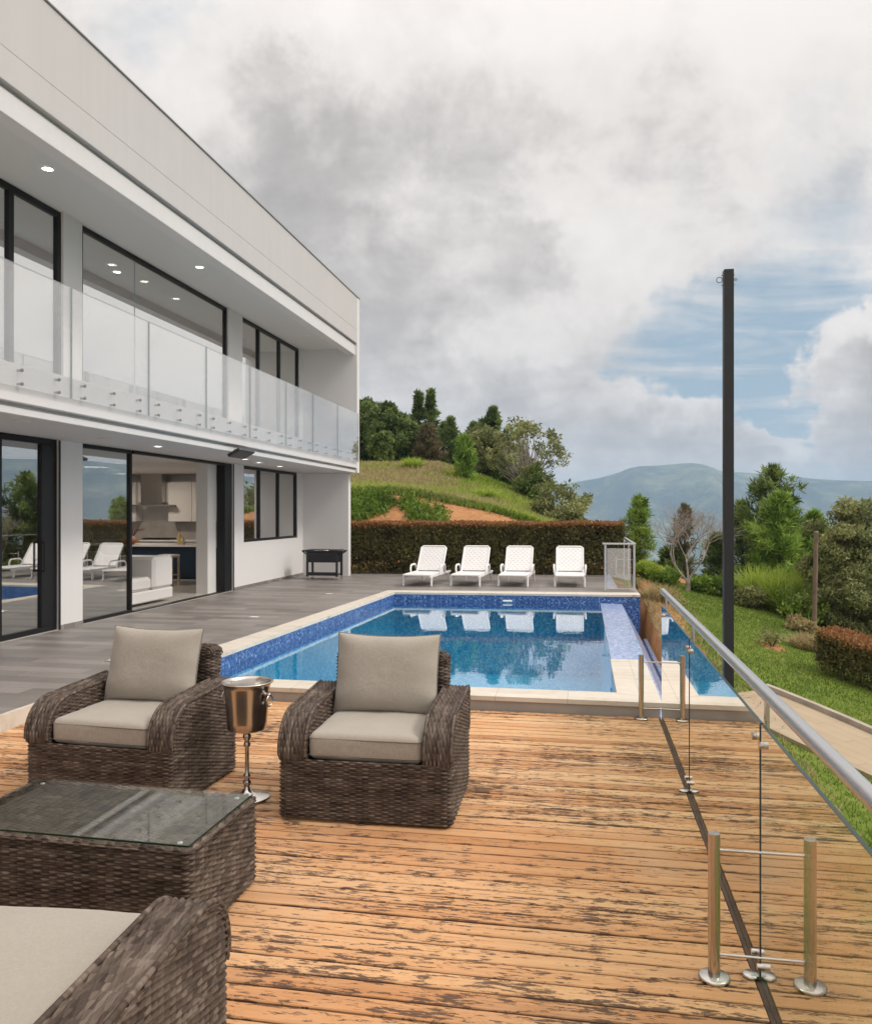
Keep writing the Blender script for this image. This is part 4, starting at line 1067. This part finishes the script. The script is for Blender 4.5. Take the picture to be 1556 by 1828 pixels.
# ------------------------------------------------------------------ vegetation builders
def rand_dirs(n_, up=0.):
    d = rng.normal(size=(n_, 3)); d[:, 2] += up; return d/np.linalg.norm(d, axis=1, keepdims=True)
def leafmesh(name, C_, size, tone, aspect=.45, dirs=None, up=.2, fold=0.):
    """diamond leaves growing from the points C_"""
    n_ = len(C_); d = rand_dirs(n_, up) if dirs is None else dirs
    s_ = np.cross(d, rand_dirs(n_)); s_ /= np.linalg.norm(s_, axis=1, keepdims=True)+1e-9
    size = np.broadcast_to(np.asarray(size, float), (n_,))[:, None]*rng.uniform(.7, 1.3, (n_, 1))
    A = C_; T = C_+d*size; M1 = C_+d*size*.45+s_*size*aspect*.5; M2 = C_+d*size*.45-s_*size*aspect*.5
    V = np.stack([A, M1, T, M2], 1).reshape(-1, 3); F = np.arange(4*n_).reshape(-1, 4)
    return npmesh(name, V, F, False, {'tone': np.repeat(np.clip(tone, 0, 1), 4)})
def blades(name, P, h, wd, tone, lean=.35):
    n_ = len(P); a = rng.uniform(0, 2*np.pi, n_); sd = np.stack([np.cos(a), np.sin(a), 0*a], -1)
    l = rng.normal(size=(n_, 3))*lean; l[:, 2] = 1; l /= np.linalg.norm(l, axis=1, keepdims=True)
    h = np.broadcast_to(h, (n_,))[:, None]*rng.uniform(.6, 1.3, (n_, 1))
    mid = P+l*h*.55; tip = P+l*h*.95+np.stack([l[:, 0], l[:, 1], -.3+0*a], -1)*h*.25
    V = np.stack([P-sd*wd/2, P+sd*wd/2, mid+sd*wd*.4, tip, mid-sd*wd*.4], 1).reshape(-1, 3); i = np.arange(n_)[:, None]*5
    F = np.concatenate([i+np.array([[0,1,2,4]]), i+np.array([[4,2,3,3]])]);
    F = np.concatenate([i+np.array([[0,1,2,4]])]); F3 = i+np.array([[4,2,3]])
    # quads and tips as triangles only
    T = np.concatenate([i+np.array([[0,1,2]]), i+np.array([[0,2,4]]), F3])
    return npmesh(name, V, T, False, {'tone': np.repeat(np.clip(tone, 0, 1), 5)})

def pine(label, u, vtop, y, wpx, leaf=None, vbase=None, dens=1., lean=0., shape=1., group='pine trees', name='pine_tree', zbase=None, needle=.26, gaps=.0, start=.12):
    tp = at_y(u, vtop, y); zb = float(ground_z(tp.x, y))-.1 if zbase is None else zbase
    hgt = tp.z-zb; dist = math.hypot(tp.x, y); rad = wpx/2/1450*dist
    root = empty(name, (tp.x, y, zb), 0, label, 'tree', group)
    tr = MB(); tr.tube([(0,0,0), (lean*.3*hgt, 0, hgt*.4), (lean*hgt*.7, 0, hgt*.75), (lean*hgt, 0, hgt*.985)], [hgt*.018+.03, hgt*.013+.02, hgt*.008+.012, .006], 8)
    Cs = []; Ds = []; Ts = []
    nl = int(8+hgt*1.6)
    for k in range(nl):
        f_ = start+(1-start)*(k/(nl-1))**.9
        zz = f_*hgt; q = (f_-start)/(1-start)
        prof = (1-q)**(.85*shape)*min(1, .5+q*3.0)+.035
        nb = rng.integers(4, 7)
        a0 = rng.uniform(0, 6.28)
        for b in range(nb):
            if rng.random() < gaps: continue
            a = a0+b*6.283/nb+rng.normal()*.25; L_ = rad*prof*rng.uniform(.5, 1.35)
            rise = .35+.5*q
            ddir = np.array([math.cos(a), math.sin(a), rise]); ddir /= np.linalg.norm(ddir)
            o_ = np.array([lean*zz, 0, zz])
            if L_ > .25: tr.tube([tuple(o_), tuple(o_+ddir*L_*.55+np.array([0,0,-.06*L_])), tuple(o_+ddir*L_*.95)], [.012+.01*(1-q)*hgt/5, .008, .004], 5)
            nt = max(2, int(dens*L_/(.15*(1+dist/60))))
            tone_b = rng.uniform(.05, .9)
            for j in range(nt):
                g_ = (j+.6)/nt
                c = o_+ddir*L_*(.25+.75*g_)+rng.normal(size=3)*.085*L_
                m_ = int(30*dens)
                dd = rng.normal(size=(m_, 3))*.75+ddir*.55+np.array([0,0,.45]); dd /= np.linalg.norm(dd, axis=1, keepdims=True)
                Cs.append(np.repeat(c[None], m_, 0)+rng.normal(size=(m_, 3))*.04*(1+L_*.3)); Ds.append(dd); Ts.append(np.clip(tone_b+rng.normal(size=m_)*.16, 0, 1))
    tr.build('trunk', M_bark, root)
    Cc = np.concatenate(Cs); D_ = np.concatenate(Ds); T_ = np.concatenate(Ts)
    link('crown', leafmesh('crown', Cc, needle*.82, T_, .16*max(1, dist/26), D_), root, leaf or L_pine)
    return root
def broadleaf(label, u, vtop, y, wpx, leaf, hpx=None, clumps=40, n_per=130, size=.14, name='broadleaf_tree', group='trees behind the garden', bark=None, flat=1., trunk_frac=.35, spread=.22, lean=0., airy=1., zbase=None, droop=0.):
    tp = at_y(u, vtop, y); zb = float(ground_z(tp.x, y))-.1 if zbase is None else zbase
    hgt = tp.z-zb; dist = math.hypot(tp.x, y); rad = wpx/2/1450*dist
    root = empty(name, (tp.x, y, zb), 0, label, 'tree', group)
    cz = hgt*(trunk_frac+1)/2; hz = hgt*(1-trunk_frac)/2
    tr = MB(); tr.tube([(0,0,0), (lean*.2, .05, hgt*trunk_frac*.6), (lean*.5, 0, hgt*trunk_frac), (lean*.7, 0, cz)], [.04+hgt*.02, .03+hgt*.015, .02+hgt*.012, .02], 9)
    Cs = []; Ts = []; Ds = []
    for k in range(clumps):
        d = rand_dirs(1, .15)[0]; r_ = rng.uniform(.35, 1.)**.6*airy
        c = np.array([lean*.6+d[0]*rad*r_*.9, d[1]*rad*r_*.9, cz+d[2]*hz*r_*.92])
        tr.tube([(lean*.5, 0, hgt*trunk_frac*.9), tuple((c*.5+np.array([lean*.5, 0, hgt*trunk_frac])*.5)+rng.normal(size=3)*.08*rad), tuple(c)], [.014+hgt*.006, .010+hgt*.003, .005], 5)
        cr = spread*rad*rng.uniform(.6, 1.35); m_ = int(n_per*rng.uniform(.6, 1.3))
        q = rand_dirs(m_)*(rng.uniform(.15, 1, (m_, 1))**.5)*cr; q[:, 2] *= .72*flat
        Cs.append(c+q); t0 = rng.uniform(.05, .9); Ts.append(t0+rng.normal(size=m_)*.15)
    tr.build('trunk', bark or M_bark, root)
    Cc = np.concatenate(Cs)
    dirs = None
    if droop: 
        dirs = rng.normal(size=(len(Cc), 3)); dirs[:, 2] -= droop; dirs /= np.linalg.norm(dirs, axis=1, keepdims=True)
    link('crown', leafmesh('crown', Cc, size, np.concatenate(Ts), .5, dirs), root, leaf)
    return root
def shrub(name, label, cat, x, y, r, h, leaf, n_=900, size=.09, group=None, aspect=.5, z=None):
    zb = float(ground_z(x, y))-.03 if z is None else z
    root = empty(name, (x, y, zb), 0, label, cat, group)
    st_ = MB()
    for i in range(7):
        a = rng.uniform(0, 6.28); st_.tube([(0,0,0), (r*.4*math.cos(a), r*.4*math.sin(a), h*.6)], [.012, .005], 5)
    st_.build('stems', M_bark, root)
    k = 9; Cs = []; Ts = []
    for i in range(k):
        d = rand_dirs(1)[0]; c = np.array([d[0]*r*.6, d[1]*r*.6, h*.5+d[2]*h*.32]); m_ = n_//k
        q = rand_dirs(m_)*(rng.uniform(.1, 1, (m_, 1))**.5)*np.array([r*.5, r*.5, h*.33]); Cs.append(np.maximum(c+q, [-9, -9, .01])); Ts.append(rng.uniform(.2, .75)+rng.normal(size=m_)*.15)
    link('foliage', leafmesh('foliage', np.concatenate(Cs), size, np.concatenate(Ts), aspect, None, .5), root, leaf)
    return root
def tuft(name, label, cat, x, y, r, h, leaf, n_=500, group=None, wd=.02):
    zb = float(ground_z(x, y))-.02
    root = empty(name, (x, y, zb), 0, label, cat, group)
    a = rng.uniform(0, 6.28, n_); q = r*np.sqrt(rng.uniform(0, 1, n_)); P = np.stack([q*np.cos(a)*.6, q*np.sin(a)*.6, 0*a], -1)
    link('blades', blades('blades', P, h, wd, rng.uniform(.1, .9, n_), .45*r/h+.2), root, leaf); return root

# hedge behind the terrace
def hedge(name, label, p0, p1, th, h, z0fn, nleaf, tips, ntip, size):
    p0, p1 = np.array(p0, float), np.array(p1, float); L_ = np.linalg.norm(p1-p0); tx = (p1-p0)/L_; ty = np.array([-tx[1], tx[0]])
    root = empty(name, (p0[0], p0[1], z0fn(*p0)), 0, label, 'hedge')
    off = np.array([p0[0], p0[1], z0fn(*p0)])
    def site(s_, t_, z_):
        x = p0[0]+tx[0]*s_+ty[0]*t_; y = p0[1]+tx[1]*s_+ty[1]*t_
        zg = z0fn(p0[0], p0[1])+(z0fn(p1[0], p1[1])-z0fn(p0[0], p0[1]))*s_/L_
        return np.stack([x, y, zg+z_], -1)-off
    s_ = rng.uniform(0, L_, nleaf); z_ = h*rng.uniform(0, 1, nleaf)**.8; z_ = z_*(1+.05*(fbm(s_, z_*0, .9, 2)-.5))
    # most leaves in the outer shell; the foot is thinner
    side = rng.random(nleaf); dep = np.abs(rng.normal(size=nleaf))*.11
    bulge = .16*(fbm(s_, z_*1.6, .55, 6)-.5)
    t_ = np.where(side < .55, dep-bulge, np.where(side < .78, th-dep+bulge, rng.uniform(0, th, nleaf)))
    ends = rng.random(nleaf) < .06; s_ = np.where(ends, np.where(rng.random(nleaf) < .5, dep, L_-dep), s_)
    keepf = rng.random(nleaf) < np.clip(.35+z_/h*1.6, 0, 1); s_, z_, t_ = s_[keepf], z_[keepf], t_[keepf]
    tone = np.clip(.25+.9*(fbm(s_, z_, .35, 4)-.35)+rng.normal(size=len(s_))*.16, 0, 1)
    link('foliage', leafmesh('foliage', site(s_, t_, z_), size, tone, .55, None, .1), root, L_hedge)
    s2 = rng.uniform(0, L_, ntip); t2 = rng.uniform(-.04, th, ntip); z2 = h-np.abs(rng.normal(size=ntip))*.06+.05+.06*(fbm(s2, t2, .5, 8)-.5)
    link('new_growth', leafmesh('new_growth', site(s2, t2, z2), size, np.clip(rng.uniform(0, 1, ntip), 0, 1), .5, None, .9), root, L_hedgetop)
    st_ = MB(); q = 0.
    while q < L_:
        a = site(np.array(q), np.array(th*.5+rng.normal()*.10), np.array(0.)); st_.tube([tuple(a), tuple(a+np.array([rng.normal()*.06, rng.normal()*.05, h*.5])), tuple(a+np.array([rng.normal()*.12, rng.normal()*.08, h*.85]))], [.018, .013, .006], 5); q += .11
    st_.build('stems', M_bark, root)
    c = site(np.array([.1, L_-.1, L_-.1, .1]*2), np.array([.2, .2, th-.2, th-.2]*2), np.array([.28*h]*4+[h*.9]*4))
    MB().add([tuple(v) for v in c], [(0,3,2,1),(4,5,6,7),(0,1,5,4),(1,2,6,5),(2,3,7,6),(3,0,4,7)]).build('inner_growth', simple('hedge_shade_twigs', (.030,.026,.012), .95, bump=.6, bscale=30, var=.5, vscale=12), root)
    return root
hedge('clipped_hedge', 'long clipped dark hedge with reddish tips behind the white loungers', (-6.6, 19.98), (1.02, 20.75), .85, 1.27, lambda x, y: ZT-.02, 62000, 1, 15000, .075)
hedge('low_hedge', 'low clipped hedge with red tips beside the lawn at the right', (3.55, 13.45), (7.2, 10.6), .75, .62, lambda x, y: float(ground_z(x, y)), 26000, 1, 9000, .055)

# lawn and hill cover
n_ = 150000
P = np.stack([rng.uniform(1.25, 9.5, n_), 2+21*rng.uniform(0, 1, n_)**.8], -1)
kx, ky = np.array([k[0] for k in kerb]), np.array([k[1] for k in kerb])
def on_path(x, y):
    out = np.zeros(len(x), bool)
    for (xa, ya), (xb, yb_) in zip(kk[:-1], kk[1:]):
        tx, ty = xb-xa, yb_-ya; l2 = math.hypot(tx, ty); tx /= l2; ty /= l2
        a_ = (x-xa)*tx+(y-ya)*ty; b_ = (x-xa)*ty-(y-ya)*tx
        out |= (a_ > -.08) & (a_ < l2+.08) & (b_ > -.14) & (b_ < 1.52)
    return out
s_at = np.maximum(smooth(2.0, 1.45, P[:, 0]+.5*(fbm(P[:, 0], P[:, 1], 1.2, 3)-.5)), np.exp(-((P[:, 1]-(20.6-.55*(P[:, 0]-3.)))/.45)**2)*(P[:, 0] > 2.6))
s_at = np.maximum(s_at, np.exp(-(((P[:, 0]-3.25)/.28)**2+((P[:, 1]-15.0)/.45)**2)))
P = P[(rng.random(n_) > s_at*1.1) & ~on_path(P[:, 0], P[:, 1]) & (P[:, 1] < 21.5-.5*(P[:, 0]-3))]
P3 = np.concatenate([P, ground_z(P[:, 0], P[:, 1])[:, None]-.005], -1)
o = link('lawn_grass', blades('lawn_grass', P3, .055, .011, .42+.9*(fbm(P[:, 0], P[:, 1], 1.6, 12)-.5)+rng.normal(size=len(P))*.16, .5), None, L_grass); tag(o, kind='stuff')
n_ = 14000
P = np.stack([rng.uniform(1.22, 2.2, n_), rng.uniform(2, 20.4, n_)], -1); P = P[rng.random(n_) < .25+.9*smooth(.45, .7, fbm(P[:, 0], P[:, 1], .7, 20))]
P3 = np.concatenate([P, ground_z(P[:, 0], P[:, 1])[:, None]-.005], -1)
o = link('dry_grass', blades('dry_grass', P3, .11, .010, rng.uniform(0, 1, len(P)), .6), None, L_dry); tag(o, kind='stuff')
# hill: dry grass mixed with lime grass on the bench and crown, creeper on the cut face
n_ = 90000
P = np.stack([rng.uniform(-12, 2.6, n_), rng.uniform(25.8, 38.5, n_)], -1)
z = ground_z(P[:, 0], P[:, 1]); g_ = fbm(P[:, 0], P[:, 1], 2.2, 31)
sel = rng.random(n_) < .55
P3 = np.concatenate([P, z[:, None]-.01], -1)
a = sel & (g_ < .52+rng.normal(size=n_)*.05)
o = link('hill_dry_grass', blades('hill_dry_grass', P3[a], .24, .030, rng.uniform(0, 1, a.sum()), .6), None, L_dry); tag(o, kind='stuff')
a = sel & (g_ > .44+rng.normal(size=n_)*.05)
o = link('hill_green_grass', blades('hill_green_grass', P3[a], .26, .032, rng.uniform(0, 1, a.sum())*.8, .6), None, L_lime); tag(o, kind='stuff')
# rim of the bench: a band of taller green growth running down to the right
n_ = 7000; t = rng.uniform(0, 1, n_); X_ = -12+13.6*t; Y_ = 26.1+rng.normal(size=n_)*.16-.9*smooth(.62, 1., t)
P3 = np.stack([X_, Y_, ground_z(X_, Y_)-.02], -1)
o = link('bench_rim_growth', blades('bench_rim_growth', P3, .26, .035, rng.uniform(0, .8, n_), .5), None, L_creep); tag(o, kind='stuff')
n_ = 60000
P = np.stack([rng.uniform(-10, 1.5, n_), rng.uniform(22.2, 25.9, n_)], -1)
cover = fbm(P[:, 0], P[:, 1], 1.5, 41)
px = P[:, 0]/P[:, 1]
want = .40+.38*smooth(-.172,-.14,px)+.28*np.exp(-((px+.232)/.011)**2)+.25*smooth(25.3, 25.8, P[:, 1])
P = P[cover+rng.normal(size=n_)*.075 > want]
P3 = np.concatenate([P, ground_z(P[:, 0], P[:, 1])[:, None]+rng.uniform(0, .16, (len(P), 1))], -1)
o = link('creeper_cover', leafmesh('creeper_cover', P3, .12, .3+.9*(fbm(P[:, 0], P[:, 1], .6, 44)-.4)+rng.normal(size=len(P))*.16, .6, None, .8), None, L_creep); tag(o, kind='stuff')

G1 = 'trees on the hill behind the hedge'
broadleaf('dark rounded tree at the left end of the hilltop, partly behind the house', 652, 712, 41, 90, L_pine, clumps=80, n_per=330, size=.19, group=G1, trunk_frac=.02, spread=.30)
broadleaf('broad dark green tree in the hilltop wood, right of the house corner', 694, 718, 40, 82, L_pine, clumps=80, n_per=330, size=.19, group=G1, trunk_frac=.02, spread=.30)
broadleaf('small yellow green tree in front of the dark hilltop wood', 682, 768, 37.5, 40, L_broad, clumps=34, n_per=160, size=.19, group=G1, trunk_frac=.1, spread=.36)
broadleaf('dense dark tree left of the tall twin conifers', 722, 748, 40, 66, L_pine, clumps=54, n_per=300, size=.18, group=G1, trunk_frac=.02, spread=.34)
pine('tall narrow conifer on the hilltop, left one of the twin spires', 747, 706, 42, 62, L_pine, shape=1.5, group=G1, needle=.34, dens=1.1, gaps=.22)
pine('tall narrow conifer on the hilltop, right one of the twin spires', 769, 704, 42.5, 66, L_pine, shape=1.5, group=G1, needle=.34, dens=1.1, gaps=.22)
pine('short brownish conifer in front of the twin spires', 765, 766, 39, 66, L_drypine, shape=.8, group=G1, needle=.32)
pine('small dark conifer between the twin spires and the bright young pine', 804, 753, 41, 48, L_pine, shape=1.2, group=G1, needle=.32, gaps=.15)
broadleaf('low dark bushy tree filling the gap behind the bright young pine', 806, 780, 42, 110, L_pine, clumps=64, n_per=280, size=.18, group=G1, trunk_frac=.0, spread=.36)
broadleaf('dark tree low between the twin spires and the bright young pine', 778, 775, 43, 90, L_pine, clumps=60, n_per=280, size=.18, group=G1, trunk_frac=.0, spread=.34)
broadleaf('dark shadowed tree directly under the tall spreading tree', 905, 800, 40, 90, L_broad, clumps=60, n_per=260, size=.17, group=G1, trunk_frac=.0, spread=.32)
pine('dark conifer behind the bright young pine, left of it', 792, 762, 43, 50, L_pine, shape=1.1, group=G1, needle=.32)
pine('dark conifer behind the bright young pine, right of it', 846, 762, 43, 60, L_pine, shape=1.0, group=G1, needle=.32)
pine('bright green young pine on the brow of the hill', 829, 788, 34, 52, L_pine2, shape=.75, group=G1, needle=.34)
pine('dark conifer behind the tall spreading tree', 880, 735, 42, 104, L_pine, shape=.8, group=G1, needle=.34, dens=1.1, gaps=.1)
broadleaf('leafy olive tree with a rounded crown beside the tall spreading tree', 866, 762, 39.5, 100, L_olive, clumps=70, n_per=200, size=.17, group=G1, trunk_frac=.05, spread=.28)
broadleaf('tall spreading tree with thin open limbs and a pale trunk on the hillside', 928, 744, 36, 158, L_olive, clumps=72, n_per=66, size=.15, group=G1, bark=M_palebark, trunk_frac=.38, spread=.15, lean=.5, airy=1.05, zbase=.8)
broadleaf('round dark green tree low on the right shoulder of the hill', 955, 833, 35, 84, L_broad, clumps=50, n_per=240, size=.15, group=G1, trunk_frac=.08, spread=.36, zbase=.2)
broadleaf('wide olive tree behind the right half of the hedge', 1000, 845, 31, 120, L_olive, clumps=64, n_per=150, size=.14, group=G1, trunk_frac=.06, spread=.28, zbase=-.4)
broadleaf('sparse twiggy olive tree at the right end behind the hedge', 1030, 868, 33, 62, L_olive, clumps=24, n_per=70, size=.13, group=G1, trunk_frac=.2, spread=.26, zbase=-.6)
G2 = 'trees beyond the lawn'
pine('slim green pine just right of the hedge end', 1140, 897, 25.5, 62, L_pine2, shape=.7, group=G2, needle=.26)
pine('brownish thin conifer standing behind the bare tree', 1222, 912, 28, 56, L_drypine, shape=.75, group=G2, gaps=.2)
pine('small dark pine between the bare tree and the black post', 1278, 962, 26.5, 60, L_pine, shape=.8, group=G2)
pine('dark low pine left of the bare tree', 1195, 985, 28, 60, L_pine, shape=.8, group=G2)
pine('large dark pine right of the black post, tallest beyond the lawn', 1380, 845, 26, 158, L_pine, shape=.75, group=G2, needle=.30, dens=1.15, gaps=.12)
pine('bright green bushy pine in front of the tall dark pine', 1392, 893, 23.0, 118, L_pine2, shape=.7, group=G2, needle=.28, dens=1.2)
pine('dark green pine at the foot of the tall pine, to its right', 1430, 940, 25, 110, L_pine, shape=.7, group=G2)
pine('light green pine behind the drooping tree, left of the right edge', 1452, 925, 24, 110, L_pine2, shape=.8, group=G2, needle=.27)
pine('dark pine just right of the black post', 1325, 905, 27, 80, L_pine, shape=.8, group=G2)
broadleaf('large drooping olive green tree at the right edge', 1512, 882, 19.5, 150, L_olive, clumps=90, n_per=330, size=.085, group=G2, trunk_frac=.03, spread=.24, droop=.6, zbase=-1.6)
broadleaf('lower leafy olive tree under the right edge tree, behind the wooden post', 1500, 985, 19.0, 130, L_olive, clumps=70, n_per=330, size=.08, group=G2, trunk_frac=.02, spread=.28, droop=.5, zbase=-1.9)
broadleaf('dark green tree filling the gap behind the wooden post', 1462, 960, 24, 120, L_broad, clumps=60, n_per=170, size=.15, group=G2, trunk_frac=.03, spread=.32, zbase=-3.)
broadleaf('leafy tree at the far right with pale twigs against the mountain', 1552, 884, 22, 130, L_olive, clumps=60, n_per=170, size=.14, group=G2, trunk_frac=.05, spread=.28, zbase=-2.4)
# leafless tree
bt = empty('bare_tree', (2.47, 20.2, float(ground_z(2.47, 20.2))-.02), 0, 'leafless grey tree with a forked trunk at the edge of the lawn', 'tree')
def branch(mb, p, d, L_, r, depth, rn):
    q = p+d*L_*.5+Vector((rn.uniform(-.05,.05), rn.uniform(-.05,.05), 0))*L_; e = p+d*L_+Vector((rn.uniform(-.1,.1), rn.uniform(-.1,.1), .04))*L_
    mb.tube([p, q, e], [r, r*.85, r*.66], 7 if r > .015 else 5)
    if depth == 0: return
    for i in range(rn.choice([2, 3, 3])):
        ax_ = Vector((rn.uniform(-1,1), rn.uniform(-1,1), rn.uniform(-.3,.5))).normalized()
        nd = (d+ax_*rn.uniform(.45, .85)).normalized(); nd.z = max(nd.z, .12); nd.normalize()
        branch(mb, e if i else q.lerp(e, .6), nd, L_*rn.uniform(.62, .86), r*.62, depth-1, rn)
rn = random.Random(5)
mb = MB(); mb.tube([(0,0,0), (.02,0,.12), (.0,0,.26)], [.07, .055, .05], 10); mb.build('trunk', M_palebark, bt)
for i, d in enumerate(((-.62,.1,.75), (.50,-.15,.8), (-.05,.2,.98))):
    mb = MB(); branch(mb, Vector((0,0,.22)), Vector(d).normalized(), .58, .026, 6, rn); mb.build('limb', M_palebark, bt)
# shrubs and long grasses along the lawn edge
G3 = 'shrubs along the far side of the lawn'
for lab, u, v, y, r, h, lf in (
    ('low green shrub right beside the hedge end, first along the lawn', 1160, 1030, 20.9, .45, .42, L_lime),
    ('low green shrub left of the bare tree', 1190, 1045, 20.6, .5, .40, L_creep),
    ('green shrub right of the bare tree trunk', 1262, 1060, 20.3, .48, .45, L_creep),
    ('dark leafy shrub left of the black post at the lawn edge', 1288, 1068, 20.4, .42, .42, L_broad),
    ('dry leaved shrub just right of the black post', 1335, 1085, 19.6, .45, .45, L_olive),
    ('grey green shrub under the bright pine', 1365, 1080, 20.2, .6, .6, L_olive),
    ('dense green shrub below the dark pine', 1420, 1085, 19.8, .7, .75, L_broad),
    ('leafy green shrub left of the wooden post', 1440, 1110, 18.8, .55, .6, L_creep),
    ('pale dry shrub on the soil bank near the wooden post', 1425, 1130, 17.6, .35, .28, L_dry)):
    p = at_y(u, v, y); shrub('shrub', lab, 'shrub', p.x, y, r, h, lf, 1500, .10, G3)
for lab, u, y, r, h, lf in (('tall pale green grass clump right of the black post', 1352, 20.3, .5, 1.0, L_lime), ('tall arching grass clump under the bright pine', 1395, 19.9, .6, 1.05, L_lime), ('tall grass clump left of the wooden post', 1428, 19.3, .5, .85, L_creep), ('dry grass clump on the lawn bank beside the low hedge', 1440, 15.6, .4, .35, L_dry)):
    p = at_y(u, 1050, y); tuft('grass_clump', lab, 'grass clump', p.x, y, r, h, lf, 900, 'long grass clumps by the lawn')
tuft('grass_clump', 'yellowing grass clump on the soil beside the pool corner', 'grass clump', 1.55, 17.6, .45, .38, L_dry, 800, 'long grass clumps by the lawn')
tuft('grass_clump', 'lime grass tussock on the hill crest, largest of them', 'grass clump', at_y(736, 835, 35).x, 35, .55, .55, L_lime, 700, 'lime tussocks on the hill', .04)
tuft('grass_clump', 'small lime grass tussock on the crest below the bright young pine', 'grass clump', at_y(808, 835, 34).x, 34, .5, .4, L_lime, 500, 'lime tussocks on the hill', .04)
tuft('grass_clump', 'lime grass tussock on the right shoulder of the hill', 'grass clump', at_y(865, 860, 31).x, 31, .6, .45, L_lime, 700, 'lime tussocks on the hill', .04)
sp_ = shrub('sapling', 'small sapling in a ring of bare soil on the lawn', 'sapling', 3.25, 15.0, .28, .34, L_olive, 260, .08)
# weathered wooden post
wp = empty('wooden_post', (4.72, 18.0, float(ground_z(4.72, 18.))-.3), R(3), 'thin weathered wooden post leaning slightly beyond the lawn', 'post')
MB().tube([(0,0,0), (.02,0,1.0), (.05,0,2.35)], [.05, .047, .042], 12).build('shaft', M_postwood, wp)
MB().lathe([(0,2.362),(.044,2.36),(.044,2.345)], 12, (.05, 0)).build('cap', M_palebark, wp)
# small bed of flat leaves over the deck edge, behind the railing, keeps to the ground below

# ------------------------------------------------------------------ valley haze
hz_top = float(max(H_.max(), 30.))+6; hz_bot = float(min(H_.min(), GZ.min()))-1
m, n = mat('valley_air'); v_ = n.n('ShaderNodeVolumePrincipled'); n.put(v_.inputs['Color'], (.50, .67, .90)); v_.inputs['Density'].default_value = .00030; v_.inputs['Anisotropy'].default_value = .1
n.out(None, v_.outputs[0])
o = MB().box(-5400, 5400, -600, 5500, hz_bot, hz_top).build('haze', m); tag(o, kind='stuff')
